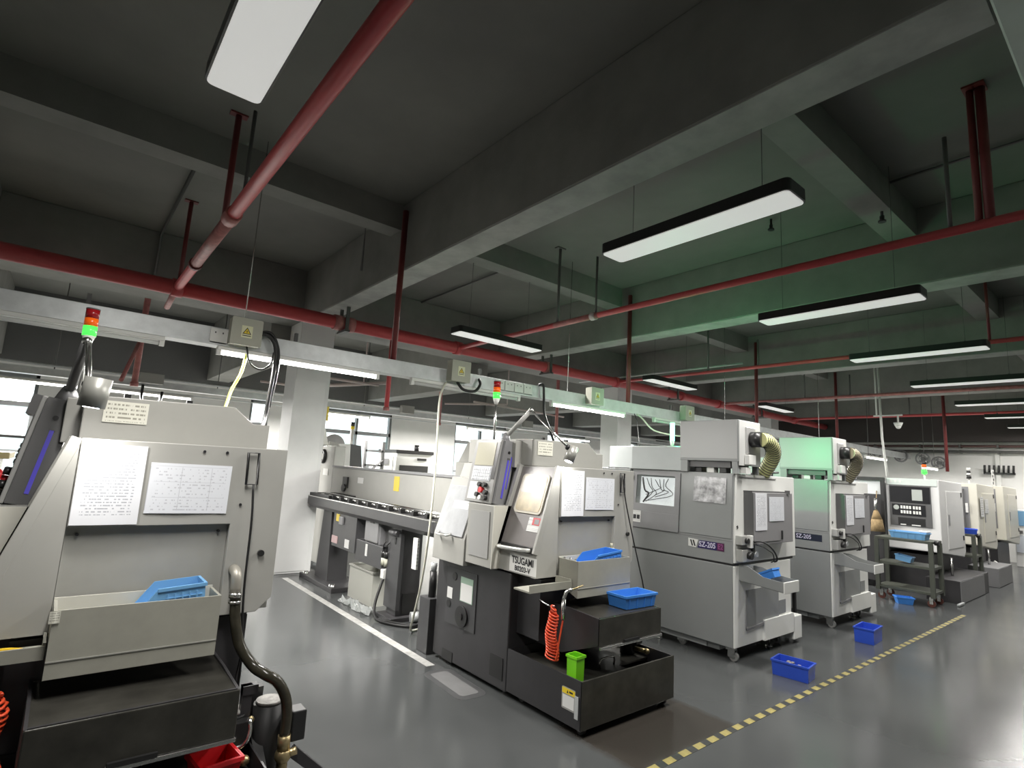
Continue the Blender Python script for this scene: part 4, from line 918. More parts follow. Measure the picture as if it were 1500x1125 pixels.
    # ribbed duct
    path = [V(p) for p in ((4.745, 2.345, 1.86), (4.85, 2.335, 1.855), (4.98, 2.35, 1.81), (5.075, 2.39, 1.735), (5.125, 2.46, 1.64), (5.14, 2.53, 1.555))]
    dm = DUCT if first else DUCTT
    dct = P('ribbed_duct', B().tube(path, .064, 16, 6), dm, 'yellowish ribbed duct')
    P0 = [path[0] * 2 - path[1]] + path + [path[-1] * 2 - path[-2]]; cl = []
    for i in range(1, len(P0) - 2):
        for k in range(8):
            q = k / 8; a, bb, c_, d_ = P0[i - 1], P0[i], P0[i + 1], P0[i + 2]
            cl.append(.5 * ((2 * bb) + (c_ - a) * q + (2 * a - 5 * bb + 4 * c_ - d_) * q * q + (3 * bb - a - 3 * c_ + d_) * q ** 3))
    for i in range(2, len(cl) - 1, 2):
        d = (cl[i + 1] - cl[i - 1]).normalized(); t0 = d.cross(V((0, 1, 0))).normalized(); t1 = d.cross(t0)
        P('duct_rib', B().tube([cl[i] + (t0 * math.cos(a) + t1 * math.sin(a)) * .065 for a in [j * math.pi / 9 for j in range(18)]], .0034, 5, 0, True), BLK, None, dct)
    P('duct_collar', B().cyl((5.14, 2.56, 1.553), (5.14, 2.56, 1.575), .068, 16), BLK, None, dct)
    P('top_lever', B().tube([(5.32, 2.52, 1.553), (5.33, 2.52, 1.585), (5.45, 2.52, 1.59)], .012, 6), BLK)
    return t
szmachine(0, 'grey lathe on casters with a navy badge, white window and mist collector on top', True)
szmachine(2.02, 'second grey lathe on casters, green-lit collector and tan ribbed duct', False)
sheet((V((4.5415, 2.872, 1.29)), V((0, -1, 0)), V((.035, 0, .568)).normalized(), V((0, -1, 0)).cross(V((.035, 0, .568)).normalized())), .315, .225, 'crumpled picture sheet in a clear sleeve on the flank of the first grey lathe', M('picture_print', (.42, .42, .43), .25, var=.75, vs=13), tilt=.02)
for dx, who in ((0, 'first grey lathe'), (2.02, 'second grey lathe')):
    sheet(FF(4.722 + dx, 2.385, 1.075), .205, .32, 'narrow upright sheet on the electrical box of the ' + who)
    sheet(FF(4.97 + dx, 2.385, 1.15), .285, .215, 'smaller form right of the narrow sheet on the ' + who, PAPER2)
fbin('parts_basket', tiltfr(4.74, 2.26, .70, 0, -.45, 0), .12, .13, .07, BLUE, 'small blue scoop in the parts chute of the first grey lathe', 'basket', 'blue parts bins', 0)
# green beacon on the first grey lathe
bc = thing('beacon', 'bright glowing green beacon on the hood of the first grey lathe', 'signal light', (4.72, 3.225, 1.785))
part('beacon_stem', B().cyl((4.72, 3.225, 1.785), (4.72, 3.225, 1.85), .012, 12, .022), WHITE, bc)
part('beacon_lens', B().cyl((4.72, 3.225, 1.85), (4.72, 3.225, 2.03), .023, 16), BEACON, bc)
for ax_, ang in (((1, 0), -math.pi / 2), ((-1, 0), math.pi / 2), ((0, -1), 0), ((0, 1), math.pi)):
    g_ = area('beacon_lamp', (4.72 + ax_[0] * .026, 3.225 + ax_[1] * .026, 1.94), .03, .17, GREEN_W, (.06, 1, .33))
    if ax_[0] < 0: g_.data.energy *= .12
    if ax_[1] > 0: g_.data.energy *= .35
    if ax_[0] > 0: g_.data.energy *= 2.2
    g_.rotation_euler = Matrix(((1, 0, 0), (0, 1, 0), (0, 0, 1))).to_euler() if False else V((ax_[0], ax_[1], 0)).to_track_quat('-Z', 'Z').to_euler()
# bins on the floor
fbin('floor_bin', FT(4.70, 2.08, 0, math.radians(7)), .185, .27, .115, BLUED, 'blue bin holding scraps, on the floor in front of the first grey lathe', 'bin', 'blue bins on the floor', 0, .95)
b = B()
for i in range(9):
    x, y = 4.66 + random.random() * .09, 2.03 + random.random() * .1; b.box(x, x + .03, y, y + .02, .055, .075 + .008 * i / 3)
solo('metal_scrap', b, M('scrap', (.55, .5, .42), .4, metal=.4), 'pale scrap parts in the nearer blue bin on the floor', 'scrap', (4.7, 2.08, .055), kind='stuff')
fbin('floor_bin', FT(6.43, 2.115, 0, math.radians(4)), .30, .17, .14, BLUED, 'empty deep blue bin on the floor in front of the second grey lathe', 'bin', 'blue bins on the floor', 0, .96)
fbin('parts_bin', FT(5.95, 2.78, .42, .1), .22, .30, .09, BLUE, 'blue bin on a black stand between the two grey lathes', 'bin', 'blue parts bins', 0)
st_ = thing('bin_stand', 'black stand between the two grey lathes under a blue bin', 'stand', (5.95, 2.8, 0))
part('stand_top', B().box(5.83, 6.07, 2.62, 2.95, .40, .42), BLACK, st_)
for x, y in ((5.86, 2.65), (6.04, 2.65), (5.86, 2.92), (6.04, 2.92)): part('leg', B().box(x - .015, x + .015, y - .015, y + .015, 0, .40), BLACK, st_)

# ================================================================== FAR MACHINES
def farmachine(x0, label, cream, tower, panel, w=1.30):
    ref = (x0, 2.28, 0)
    t = thing('machining_centre', label, 'machine', ref, group='white machines at the far end')
    body = M('cream_machine', (.66, .64, .55), .4) if cream else M('white_machine', (.72, .72, .71), .35)
    P = lambda n, b, m, l=None, par=None: part(n, b, m, par or t, l)
    P('body', B().prism([(x0, .62), (x0 + w - .1, .50), (x0 + w, .58), (x0 + w, 1.64), (x0, 1.66)], 'y', 2.28, 2.95, .012), body)
    P('base', B().box(x0 + .1, x0 + w - .1, 2.45, 3.5, 0, .56), CHAR)
    P('rear_body', B().box(x0 + .05, x0 + w, 2.95, 4.0, .56, 1.58, .01), SILVERP)
    P('front_door', B().box(x0 + .32, x0 + w - .10, 2.272, 2.281, .66, 1.50, .003), body)
    for z in (.76, 1.42): P('door_hinge', B().box(x0 + w - .16, x0 + w - .12, 2.262, 2.273, z, z + .07), BLK)
    P('door_handle', B().box(x0 + .38, x0 + .41, 2.262, 2.273, 1.0, 1.16), MGREY)
    fr = FL(x0, 2.90, .94)
    if panel:
        P('flank_top', B().box(x0 - .012, x0 + .02, 2.30, 2.93, 1.56, 1.66, .004), M('pale_green_top', (.62, .68, .64), .4))
        for k in range(3): P('top_button', B().box(x0 - .016, x0 - .01, 2.86 - k * .06, 2.89 - k * .06, 1.59, 1.635), WHITE)
        cp = P('control_panel', B().slab(fr, -.0, .52, .02, .615, 0, .02, .004), DGREY, 'black control panel with rows of keys')
        P('upper_plate', B().slab(fr, .01, .51, .36, .60, .02, .024), DARKGL, None, cp)
        P('screen', B().slab(fr, .29, .42, .40, .56, .024, .028), M('pale_screen', (.42, .45, .42), .3), None, cp)
        P('key_plate', B().slab(fr, .03, .45, .17, .335, .02, .024), DARKGL, None, cp)
        P('round_key', B().disc(fr, .085, .285, .036, .024, .03, 14), M('pale_screen', (.42, .45, .42), .3), None, cp)
        for j in range(2):
            for k in range(7): P('key', B().slab(fr, .14 + k * .036 + (k > 3) * .012, .165 + k * .036 + (k > 3) * .012, .20 + j * .07, .245 + j * .07, .024, .03), WHITE, None, cp)
        P('recess', B().slab(fr, .10, .44, .03, .14, .02, .022), BLACK, None, cp)
        P('white_strip', B().slab(fr, .13, .2, .03, .045, .022, .026).slab(fr, .27, .38, .03, .045, .022, .026), WHITE, None, cp)
    else:
        P('flank_recess', B().slab(fr, .02, .50, -.10, .66, 0, .006), MGREY, 'dark recessed flank')
        P('flank_window', B().slab(fr, .06, .28, .30, .60, .006, .012), DARKGL)
        P('flank_column', B().slab(fr, .33, .44, -.08, .62, .006, .03), DGREY)
        P('flank_handle', B().slab(fr, .45, .485, .22, .38, .006, .03), WHITE)
    if tower is not None:
        x, y = x0 + .10, 2.47 if panel else 2.40
        tw = P('signal_tower', B().cyl((x, y, 1.6), (x, y, 1.74), .012, 8), WHITE, 'signal tower')
        P('lamp', B().cyl((x, y, 1.74), (x, y, 1.80), .035, 12), TGRN if panel else BLK, None, tw)
        P('lamp', B().cyl((x, y, 1.80), (x, y, 1.84), .03, 12), WHITE, None, tw)
        P('lamp', B().cyl((x, y, 1.84), (x, y, 1.88), .03, 12), TORG if panel else BLK, None, tw)
        P('lamp', B().cyl((x, y, 1.88), (x, y, 1.93), .03, 12), BLK if panel else WHITE, None, tw)
    return t
farmachine(9.95, 'white machine with a black keypad panel behind the grey cart', False, True, True)
farmachine(12.27, 'cream machine right of the black keypad machine, two sheets on its front', True, True, False)
farmachine(14.42, 'farthest cream machine of the row', True, None, False)
sheet(FF(12.33, 2.268, 1.10), .24, .34, 'narrow sheet on the first cream machine', STICK, 'sheets on the far machines')
sheet(FF(12.66, 2.268, 1.16), .28, .24, 'square sheet on the first cream machine', STICK, 'sheets on the far machines')
nm = thing('wall_notice', 'white notice with black marks standing above the farthest cream machine', 'sign', (14.45, 2.44, 1.66))
part('notice_board', B().box(14.40, 14.60, 2.43, 2.44, 1.645, 1.98), WHITE, nm)
for k in range(4): part('black_mark', B().box(14.43 + .06 * (k % 2), 14.48 + .06 * (k % 2), 2.424, 2.43, 1.69 + .07 * k, 1.735 + .07 * k), INK, nm)
def cart(x0, y0, y1, label, xw=.45):
    t = thing('work_cart', label, 'cart', (x0, y0, 0), group='grey green work carts')
    P = lambda n, b, m, l=None, par=None: part(n, b, m, par or t, l)
    for i, z in enumerate((.155, .47, .80)):
        P('shelf', B().box(x0, x0 + xw, y0, y1, z, z + .035, .004), OLIVE)
    for x in (x0 + .02, x0 + xw - .02):
        for y in (y0 + .02, y1 - .02): P('post', B().box(x - .025, x + .025, y - .025, y + .025, .12, .80), OLIVE)
    for x in (x0 + .05, x0 + xw - .05):
        for y in (y0 + .05, y1 - .05):
            c = P('caster', B().cyl((x - .015, y, .045), (x + .015, y, .045), .045, 12), M('red_caster', (.10, .03, .02), .5))
            P('caster_fork', B().box(x - .022, x - .016, y - .02, y + .02, .04, .125).box(x + .016, x + .022, y - .02, y + .02, .04, .125), STEEL, None, c)
    P('end_knob', B().cyl((x0 + .12, y0, .815), (x0 + .12, y0 - .05, .815), .03, 10), BLK)
    return t
cart(8.98, 2.17, 2.83, 'grey green three-shelf cart in front of the black keypad machine')
cart(11.55, 2.22, 2.80, 'second grey green cart in front of the first cream machine')
fbin('parts_bin', FT(9.17, 2.46, .836, math.pi / 2), .42, .24, .09, BLUEL, 'wide pale blue bin on the top shelf of the nearer cart', 'bin', 'blue parts bins', 5)
solo('plastic_sheet', B().box(9.09, 9.26, 2.24, 2.34, .93, .955, .01), M('clear_bag', (.7, .73, .75), .2), 'white wrapped packet on the wide pale blue bin of the nearer cart', 'packet', (9.17, 2.28, .93))
fbin('parts_bin', tiltfr(9.14, 2.53, .53, math.pi / 2, 0, -.15), .19, .16, .075, BLUEL, 'pale blue scoop on the middle shelf of the nearer cart', 'bin', 'blue parts bins', 0)
fbin('floor_bin', FT(8.93, 2.50, 0, -1.0), .20, .15, .09, BLUE, 'blue bin on the floor under the nearer cart', 'bin', 'blue bins on the floor', 0, .8)
fbin('parts_bin', FT(11.75, 2.33, .836, .2), .26, .22, .08, BLUED, 'dark blue bin on top of the second cart', 'bin', 'blue parts bins', 0)
for x0, x1, lab in ((9.68, 11.35, 'charcoal tank on the floor under the black keypad machine'), (12.05, 13.2, 'grey tank on the floor under the first cream machine')):
    t = thing('floor_tank', lab, 'tank', (x0, 2.05, 0), group='tanks under the far machines')
    part('tank_body', B().box(x0, x1, 2.05, 2.44, .0, .30, .006), CHAR if x0 < 10 else MGREY, t)
    part('tank_front', B().box(x0 + .004, x1 - .3, 2.044, 2.052, .01, .29), MGREY, t)
    part('tank_pipe', B().cyl((x0 + .55, 2.25, .3), (x0 + .55, 2.25, .55), .018, 8), STEEL, t)
solo('floor_rail', B().box(9.45, 9.72, 2.02, 2.05, .01, .03), GALV, 'pale metal bar on the floor beside the charcoal tank', 'bar', (9.6, 2.03, 0))
pm = thing('hose_stand', 'white hose coupling standing on the floor by the grey tank', 'coupling', (13.25, 2.17, 0))
part('coupling_body', B().cyl((13.25, 2.17, 0), (13.25, 2.17, .12), .04, 10), WHITE, pm); part('coupling_pipe', B().tube([(13.25, 2.17, .12), (13.25, 2.19, .22), (13.28, 2.3, .3)], .022, 8, 3), WHITE, pm)
# rear guard of the keypad machine: black frame, hanging tan cloth bag
gd = thing('door_frame_stand', 'black framed glass guard left of the black keypad machine', 'guard', (9.9, 2.97, 0))
part('guard_post', B().box(9.87, 9.935, 2.955, 3.0, 0, 1.62), BLK, gd); part('guard_post', B().box(9.87, 9.935, 3.9, 3.95, 0, 1.62), BLK, gd)
part('top_rail', B().box(9.86, 9.94, 2.952, 3.96, 1.61, 1.66), BLK, gd)
part('guard_glass', B().box(9.90, 9.915, 3.0, 3.9, 1.40, 1.61), M('pale_guard', (.60, .63, .63), .2), gd)
part('guard_panel', B().box(9.90, 9.92, 3.0, 3.9, .1, 1.40), CHAR, gd)
bgc = thing('cloth_bag', 'tan cloth bag with a silver nozzle hanging beside the cart', 'bag', (9.78, 3.03, .85))
part('bag', B().cyl((9.78, 3.03, .84), (9.79, 3.04, 1.02), .095, 12, .075).cyl((9.79, 3.04, 1.02), (9.80, 3.05, 1.15), .075, 12, .03), TANBAG, bgc); part('nozzle', B().cyl((9.80, 3.05, 1.14), (9.81, 3.05, 1.34), .024, 8), STEEL, bgc); part('strap', B().tube([(9.80, 3.03, 1.14), (9.83, 3.05, 1.3), (9.90, 3.06, 1.45)], .006, 6), TANBAG, bgc)
bmn = thing('blue_screen_cabinet', 'white cabinet with a blue screen beyond the farthest cream machine', 'cabinet', (16.2, 2.3, 0))
part('cabinet_body', B().box(16.1, 16.95, 1.6, 2.42, 0, 1.2, .01), M('white_machine', (.72, .72, .71), .35), bmn)
part('blue_front', B().box(16.085, 16.1, 1.7, 2.40, .86, 1.17), M('soft_blue', (.16, .33, .52), .4), bmn)
part('cabinet_drawer', B().box(16.085, 16.1, 1.7, 2.40, .30, .66), M('pale_drawer', (.58, .62, .68), .4), bmn)
part('drawer_knob', B().box(16.07, 16.086, 2.28, 2.34, .70, .76), DGREY, bmn)
# things on and near the end wall
cm = thing('ceiling_camera', 'white dome camera hanging on a bracket near the far end', 'camera', (11.5, 3.17, 2.6))
part('camera_arm', B().cyl((11.5, 3.17, 2.66), (11.5, 3.17, 2.80), .015, 8).cyl((11.5, 3.1, 2.80), (11.5, 3.55, 2.80), .015, 8).cyl((11.5, 3.5, 2.8), (11.5, 3.5, H), .015, 8), WHITE, cm)
part('camera_dome', B().cyl((11.5, 3.17, 2.60), (11.5, 3.17, 2.665), .05, 14, .075).ball((11.5, 3.17, 2.60), .045), WHITE, cm)
solo('air_pipe', B().tube([(11.4, 3.42, H), (11.4, 3.40, 2.4), (11.45, 3.36, 1.7)], .02, 6), WHITE, 'white pipe coming down beside the dome camera', 'pipe', (11.4, 3.4, 2.4))
for k, (y, z) in enumerate(((5.12, 2.42), (4.56, 2.33), (4.10, 2.27), (3.78, 2.18))):
    t = thing('wall_fan', ['first grey wall fan on the end wall, left of the others', 'second grey wall fan above the green-lit signal tower', 'third grey wall fan right of the far signal tower', 'rightmost grey wall fan on the end wall'][k], 'fan', (16.7, y, z), group='wall fans at the far end')
    fr = FL(16.62, y, z)
    part('fan_cage', B().tube([fr[0] + fr[1] * .14 * math.cos(a) + fr[2] * .14 * math.sin(a) for a in [i * math.pi / 10 for i in range(20)]], .02, 6, 0, True).tube([fr[0] + fr[1] * .08 * math.cos(a) + fr[2] * .08 * math.sin(a) for a in [i * math.pi / 8 for i in range(16)]], .008, 5, 0, True), MGREY, t)
    for a in (0, 2.09, 4.19): part('blade', B().poly([(.02 * math.cos(a), .02 * math.sin(a)), (.12 * math.cos(a - .5), .12 * math.sin(a - .5)), (.12 * math.cos(a + .4), .12 * math.sin(a + .4))], fr, -.02, -.012), MGREY, t)
    part('motor', B().disc(fr, 0, 0, .05, -.12, .0, 12), DGREY, t)
    part('arm', B().cyl((16.72, y, z), (17.0, y, z - .05), .02, 8), DGREY, t)
hk = thing('hook_rack', 'black hooks on a pale post on the end wall', 'rack', (16.9, 2.72, 1.9))
part('post', B().box(16.92, 17.0, 2.70, 2.78, 1.6, 2.45), WHITE, hk)
for k in range(7): part('hook', B().tube([(16.9, 2.98 - k * .085, 1.98 + .03 * (k % 2)), (16.86, 2.97 - k * .085, 2.05), (16.84, 2.96 - k * .085, 2.16)], .022, 6), BLK, hk)
part('hook_rail', B().box(16.89, 16.93, 2.44, 3.0, 1.95, 2.0), BLK, hk)
for z, r, lab in ((2.60, .03, 'dark pipe along the end wall, upper of two'), (2.47, .035, 'dark pipe along the end wall, lower of two')):
    t = thing('wall_pipe', lab, 'pipe', (16.85, 3, z), group='pipes on the end wall')
    part('pipe_run', B().cyl((16.85, -2, z), (16.85, 6.5, z), r, 8), M('dull_red_brown', (.10, .05, .045), .5) if r == .03 else GREYPIPE, t)
    for y in (2.0, 2.7, 3.4, 4.2, 5.2): part('pipe_clip', B().box(16.82, 17.0, y - .02, y + .02, z - .04, z + .04), GREYPIPE, t)
solo('drop_pipe', B().cyl((14.0, 3.05, 1.9), (14.0, 3.05, H), .03, 8), REDD, 'dark red drop pipe above the cream machines', 'pipe', (14, 3.05, 1.9), group='red drop pipes')

# ================================================================== BAR FEEDER AND REAR BAY
bf = thing('bar_feeder', 'long dark grey bar feeder with open beige lid behind the lathe with the name plate', 'machine', (2.6, 3.95, 0))
P = lambda n, b, m, l=None, par=None: part(n, b, m, par or bf, l)
P('bed_rail', B().box(2.60, 2.98, 3.95, 7.25, .90, 1.0, .006).prism([(2.585, .90), (2.62, .86), (2.62, 1.005), (2.585, 1.0)], 'y', 3.95, 7.25), FEED)
P('end_block', B().box(2.60, 2.96, 3.90, 3.95, .66, 1.0, .004), BLACK)
P('rail_edge', B().box(2.583, 2.592, 3.95, 7.25, .995, 1.005), STEEL)
for k in range(13):
    y = 4.1 + k * .245; bl = P('roller_block', B().box(2.63, 2.70, y, y + .05, 1.0, 1.045, .003).box(2.70, 2.90, y + .01, y + .04, 1.0, 1.03), BLACK)
    P('roller', B().cyl((2.66, y + .06, 1.03), (2.66, y + .19, 1.03), .016, 8), STEEL, None, bl)
P('guide_tube', B().cyl((2.80, 3.95, 1.03), (2.80, 7.2, 1.03), .018, 8).cyl((2.74, 3.95, 1.02), (2.74, 7.2, 1.02), .010, 8), STEEL)
P('far_end_cover', B().box(2.60, 2.96, 6.6, 7.25, 1.0, 1.04, .004), BLACK)
lid = P('lid', B().box(2.945, 2.965, 3.95, 7.42, 1.02, 1.37, .004), BEIGE, 'open beige lid')
P('lid_edge', B().box(2.93, 2.985, 3.95, 7.42, 1.37, 1.395), MGREY, None, lid)
P('yellow_label', B().box(2.941, 2.945, 5.50, 5.62, 1.17, 1.33), STICKY, 'yellow label', lid)
P('white_label', B().box(2.941, 2.945, 6.42, 6.58, 1.20, 1.27), STICK, None, lid)
P('lid_knob', B().box(2.92, 2.945, 6.86, 7.0, 1.12, 1.26).cyl((2.93, 6.93, 1.12), (2.90, 6.93, 1.12), .05, 12), BLK, None, lid)
hd = P('head_box', B().box(2.945, 3.10, 7.42, 8.12, .05, 1.66, .012), BEIGE, 'beige end box')
P('black_ring', B().tube([(2.935, 7.80 + .075 * math.cos(a), 1.51 + .075 * math.sin(a)) for a in [i * math.pi / 10 for i in range(20)]], .030, 8, 0, True), BLK, None, hd)
P('ring_hub', B().cyl((2.945, 7.80, 1.51), (2.92, 7.80, 1.51), .045, 14), BEIGE, None, hd)
P('white_label', B().box(2.937, 2.945, 7.58, 7.76, 1.25, 1.34), WHITE, None, hd)
# legs
lg = P('leg', B().box(2.68, 2.92, 4.87, 5.06, .04, .90, .004), CHAR)
P('foot_plate', B().box(2.60, 3.0, 4.80, 5.12, 0, .04, .004), CHAR, None, lg)
P('leg_flange', B().box(2.66, 2.70, 4.84, 5.09, .1, .80).cyl((2.65, 4.88, .80), (2.66, 5.05, .80), .03, 10), FEED, None, lg)
P('leg_slot', B().box(2.655, 2.662, 4.93, 4.955, .70, .76), BLACK, None, lg)
P('leg_hole', B().box(2.74, 2.88, 4.866, 4.872, .05, .24), BLACK, None, lg)
lg = P('leg', B().prism([(6.55, .05), (6.95, .05), (6.85, .90), (6.60, .90)], 'x', 2.66, 2.90), CHAR)
P('foot_plate', B().box(2.56, 3.0, 6.15, 7.2, 0, .05, .004), CHAR, None, lg)
for y in (6.25, 7.1): P('levelling_foot', B().cyl((2.6, y, 0), (2.6, y, .08), .03, 10), STEEL, None, lg)
# cabinets under the bed
c1 = P('control_cabinet', B().box(2.63, 2.90, 5.80, 6.45, .48, .90, .005), FEED)
P('yellow_tag', B().box(2.622, 2.63, 6.28, 6.36, .77, .85), STICKY, 'yellow switch tag', c1)
P('switch', B().box(2.61, 2.63, 6.15, 6.25, .745, .83, .003), MGREY, None, c1)
P('pink_label', B().box(2.622, 2.63, 6.28, 6.44, .52, .60), M('pale_pink_label', (.6, .42, .42), .5), None, c1)
P('white_label', B().box(2.622, 2.63, 5.95, 6.06, .51, .60), STICK, None, c1)
P('side_cabinet', B().box(2.66, 2.90, 5.28, 5.62, .64, .90, .004).box(2.64, 2.66, 5.30, 5.60, .66, .885), MGREY)
P('hand_slot', B().box(2.632, 2.642, 5.40, 5.48, .845, .865), BLACK)
P('lower_cabinet', B().box(2.64, 2.90, 5.16, 5.80, .42, .64, .004), FEED)
P('long_white_label', B().box(2.632, 2.64, 5.50, 5.54, .50, .62), STICK)
P('inner_panel', B().box(2.72, 2.90, 5.06, 5.28, .62, .90), DGREY)
for y in (5.17, 5.10): 
    f_ = P('filter_bowl', B().cyl((2.66, y, .46), (2.66, y, .54), .022, 12), M('bowl', (.55, .55, .45), .2)); P('filter_head', B().cyl((2.66, y, .54), (2.66, y, .60), .026, 12).tube([(2.66, y, .6), (2.64, y - .02, .66), (2.66, y - .04, .70)], .006, 6, 3), BLK, None, f_)
P('white_regulator', B().box(2.64, 2.70, 5.10, 5.17, .34, .43, .005), WHITE)
P('side_gauge', B().box(2.60, 2.62, 4.42, 4.50, .55, .82), STICK)
ob = thing('oil_box', 'beige oil box on the floor under the bar feeder', 'box', (2.76, 5.65, 0))
part('box_wall', B().box(2.69, 2.70, 5.42, 6.0, 0, .33).box(3.02, 3.03, 5.42, 6.0, 0, .33).box(2.70, 3.02, 5.42, 5.43, 0, .33).box(2.70, 3.02, 5.99, 6.0, 0, .33).box(2.7, 3.02, 5.43, 5.99, 0, .01), M('beige_box', (.40, .40, .36), .5), ob)
part('box_rim', B().box(2.68, 2.705, 5.41, 6.01, .33, .345).box(3.015, 3.04, 5.41, 6.01, .33, .345).box(2.705, 3.015, 5.41, 5.435, .33, .345).box(2.705, 3.015, 5.985, 6.01, .33, .345), M('beige_box', (.40, .40, .36), .5), ob)
b = B(); g = [[b.bm.verts.new((2.50 + .02 * i_ + random.uniform(-.01, .01), 5.15 + .055 * j_ + random.uniform(-.02, .02), .004 + random.random() ** 2 * .06)) for j_ in range(13)] for i_ in range(8)]
for i_ in range(7):
    for j_ in range(12): b.bm.faces.new((g[i_][j_], g[i_ + 1][j_], g[i_ + 1][j_ + 1], g[i_][j_ + 1]))
solo('plastic_wrap', b, M('clear_plastic', (.42, .44, .43), .1, spec=1., alpha=.75), 'crumpled clear plastic on the floor beside the beige oil box', 'plastic wrap', (2.6, 5.5, 0))
solo('floor_cable', B().tube([(2.66, 5.12, .36), (2.62, 5.1, .28), (2.55, 5.05, .12), (2.52, 4.95, .03), (2.56, 4.78, .016), (2.7, 4.6, .016), (2.82, 4.62, .05), (2.88, 4.75, .2)], .014, 8, 5).tube([(2.56, 4.9, .016), (2.7, 4.66, .016), (2.9, 4.6, .016), (2.98, 4.7, .03)], .011, 8, 4), BLACK, 'black cables looping on the floor at the near bar feeder leg', 'cable', (2.6, 4.9, 0))
fm = thing('foot_pump', 'small steel pump with cables at the base of the near bar feeder leg', 'pump', (2.83, 4.72, 0))
part('pump_body', B().cyl((2.78, 4.76, .05), (2.90, 4.72, .05), .045, 14), GALV, fm); part('pump_head', B().box(2.86, 2.92, 4.66, 4.76, 0, .11, .01), DGREY, fm)
solo('floor_block', B().box(2.92, 3.10, 4.70, 4.86, 0, .05, .008), M('beige_box', (.40, .40, .36), .5), 'flat beige block on the floor beside the steel pump', 'block', (3.0, 4.78, 0))
bt = thing('oil_bottle', 'dark oil bottle with a clear top standing behind the lathe with the name plate', 'bottle', (2.52, 3.98, 0))
part('bottle_stand', B().box(2.46, 2.58, 3.92, 4.08, 0, .42, .004), FEED, bt); part('bottle', B().cyl((2.52, 3.99, .42), (2.52, 3.99, .62), .032, 14), BLK, bt); part('bottle_neck', B().cyl((2.52, 3.99, .62), (2.52, 3.99, .69), .022, 12, .03), GALV, bt)
solo('storage_box', B().box(2.95, 3.35, 4.3, 4.75, .0, .45, .01), M('grey_tub', (.36, .36, .33), .4), 'grey tub under the bar feeder near the lathe', 'box', (3.1, 4.5, 0))
rm = thing('rear_cabinet', 'grey cabinet with a black drawer behind the white column base', 'cabinet', (2.85, 7.9, 0))
part('cabinet_body', B().box(2.78, 3.5, 8.15, 8.65, .10, .95, .01), MGREY, rm); part('cabinet_hatch', B().box(2.772, 2.78, 8.2, 8.45, .70, .90), BLACK, rm); part('cabinet_foot', B().box(2.75, 3.5, 8.15, 8.65, 0, .1), GALV, rm)

# second row of machines in the rear bay
def rearmachine(x0, y0, lab, kind):
    t = thing('rear_machine', lab, 'machine', (x0, y0, 0), group='machines in the rear bay')
    P = lambda n, b, m, l=None, par=None: part(n, b, m, par or t, l)
    if kind == 0:
        P('cabinet', B().box(x0 + .3, x0 + 1.35, y0, y0 + 1.2, 0, 1.25, .01), BEIGE)
        def plate(n, pts, a, m): P(n, B().prism(pts, 'y', a, a + .05), m)
        plate('sloped_panel', [(3.45, 1.2), (3.60, 1.2), (3.58, 1.74), (3.43, 1.76)], 8.90, BEIGE)
        plate('dark_gap', [(3.572, 1.74), (3.61, 1.2), (3.76, 1.2)], 8.93, BLACK)
        plate('pale_panel', [(3.595, 1.73), (3.79, 1.74), (3.82, 1.2), (3.74, 1.2)], 8.90, WHITEP)
        plate('grey_panel', [(3.80, 1.74), (3.98, 1.72), (4.05, 1.2), (3.83, 1.2)], 8.90, DGREY)
        plate('slanted_cover', [(3.28, 1.97), (3.36, 1.97), (3.43, 1.70), (3.33, 1.70)], 8.96, WHITEP)
        P('cover_arm', B().box(3.31, 3.60, 9.01, 9.10, 1.2, 1.74), BEIGE)
        tw = P('signal_tower', B().cyl((3.86, 9.05, 1.2), (3.86, 9.05, 2.0), .028, 10), WHITE)
        P('tower_band', B().cyl((3.86, 9.05, 2.0), (3.86, 9.05, 2.05), .034, 10), STICKY, None, tw)
        P('tower_lamp', B().cyl((3.86, 9.05, 2.05), (3.86, 9.05, 2.12), .034, 10), BLK, None, tw)
        P('wheel_guard', B().cyl((3.66, 9.30, 1.70), (3.66, 9.36, 1.70), .2, 20), DGREY)
    elif kind == 1:
        P('cabinet', B().box(x0, x0 + .85, y0, y0 + .8, .0, 1.66, .01), WHITEP)
        P('black_top', B().box(x0 - .02, x0 + .87, y0 - .02, y0 + .82, 1.66, 1.73, .01), BLK)
        P('dark_window', B().box(x0 + .08, x0 + .75, y0 - .01, y0, 1.16, 1.42), BLK)
        P('badge', B().box(x0 + .48, x0 + .70, y0 - .01, y0, 1.53, 1.58), BLK)
        P('side_unit', B().box(x0 - .30, x0 - .03, y0 + .1, y0 + .6, 0, 1.62), WHITEP)
        P('side_window', B().box(x0 - .25, x0 - .12, y0 + .09, y0 + .1, 1.42, 1.54).box(x0 - .25, x0 - .12, y0 + .09, y0 + .1, 1.14, 1.28), MGREY)
        P('valve_post', B().cyl((x0 + .62, y0 + .3, 1.73), (x0 + .62, y0 + .3, 1.86), .05, 10), BLK)
    else:
        P('cabinet', B().box(x0, x0 + 1.4, y0, y0 + 1.0, 0, 1.55, .02), BEIGE)
        P('hood', B().prism([(x0, 1.55), (x0 + 1.4, 1.55), (x0 + 1.2, 1.95), (x0 + .2, 1.95)], 'y', y0 + .05, y0 + .9), BEIGE)
        P('vent', B().box(x0 + .55, x0 + .8, y0 + .03, y0 + .05, 1.78, 1.86), DGREY)
    return t
rearmachine(2.98, 8.75, 'cream rear machine with slanted panels and a thin yellow-banded tower', 0)
rearmachine(5.35, 10.2, 'white oven-like cabinet with a dark window and black top', 1)
rearmachine(6.0, 8.0, 'beige rear machine with a sloped hood behind the bent work lamp', 2)
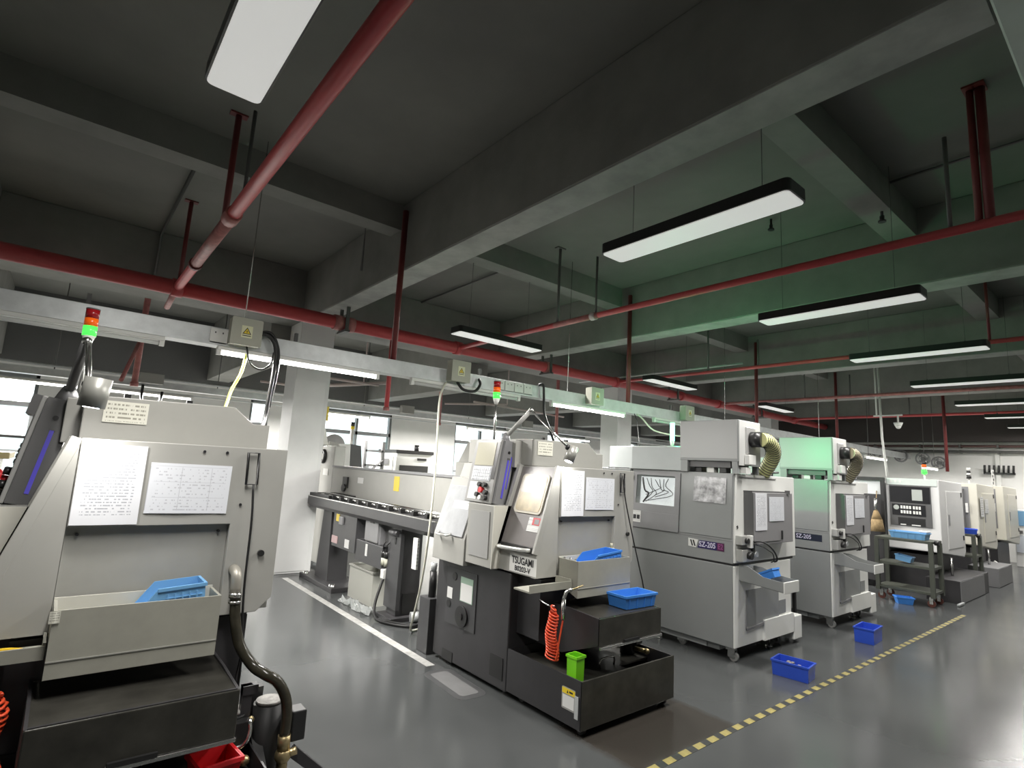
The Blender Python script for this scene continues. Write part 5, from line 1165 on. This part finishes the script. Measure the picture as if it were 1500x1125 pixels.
ld = thing('step_ladder', 'dark step ladder in front of the rear window', 'ladder', (4.85, 10.1, 0))
for x in (4.62, 5.0): part('rail', B().box(x - .03, x + .03, 10.1, 10.15, 0, 1.86), DGREY, ld)
for k in range(6): part('rung', B().box(4.62, 5.0, 10.1, 10.15, .25 + .28 * k, .29 + .28 * k), DGREY, ld)
part('brace', B().tube([(4.5, 10.12, 1.05), (5.0, 10.12, 1.5)], .025, 6), DGREY, ld)
ys = thing('hanging_sign', 'yellow sign hanging behind the white column', 'sign', (3.1, 8.41, 2.02))
part('sign_board', B().box(2.99, 3.17, 8.40, 8.42, 2.06, 2.28), STICKY, ys)
for x in (3.02, 3.14): part('sign_wire', B().cyl((x, 8.41, 2.27), (x, 8.41, H), .004, 5), GREYPIPE, ys)
sl = thing('steel_rack', 'thin dark rail and rack by the rear window at the left edge', 'rack', (-.6, 8.0, 0))
part('rail', B().cyl((-1.5, 8.0, 1.545), (-.26, 8.0, 1.535), .015, 8), DGREY, sl)
for x in (-1.4, -.28): part('post', B().box(x - .015, x + .015, 7.98, 8.02, 0, 1.55), DGREY, sl)
part('shelf', B().box(-1.5, -.26, 7.9, 8.3, .90, .93), M('wood_shelf', (.4, .3, .15), .5), sl)
gm = thing('rear_machine', 'pale green and dark machine at the left edge behind the nearest lathe', 'machine', (-.9, 7.0, 0), group='machines in the rear bay')
part('cabinet', B().box(-1.6, -.42, 7.0, 7.7, 0, 1.32, .01), M('pale_green_machine', (.36, .40, .36), .4), gm)
part('top_tray', B().box(-1.6, -.34, 6.95, 7.7, 1.32, 1.38, .008), M('ochre_tray', (.42, .36, .18), .5), gm)
part('red_knob', B().ball((-.40, 6.92, 1.18), .05), REDPL, gm)
part('black_switch', B().box(-.46, -.36, 6.90, 7.0, 1.05, 1.12), BLK, gm)
wb = thing('workbench', 'cluttered wooden workbench at the left edge below the machine window', 'bench', (-.9, 6.0, 0))
part('bench_top', B().box(-1.6, -.30, 5.8, 6.4, .78, .82), M('wood_shelf', (.4, .3, .15), .5), wb)
for x, y in ((-1.55, 5.85), (-.36, 5.85), (-1.55, 6.35), (-.36, 6.35)): part('leg', B().box(x - .025, x + .025, y - .025, y + .025, 0, .78), DGREY, wb)
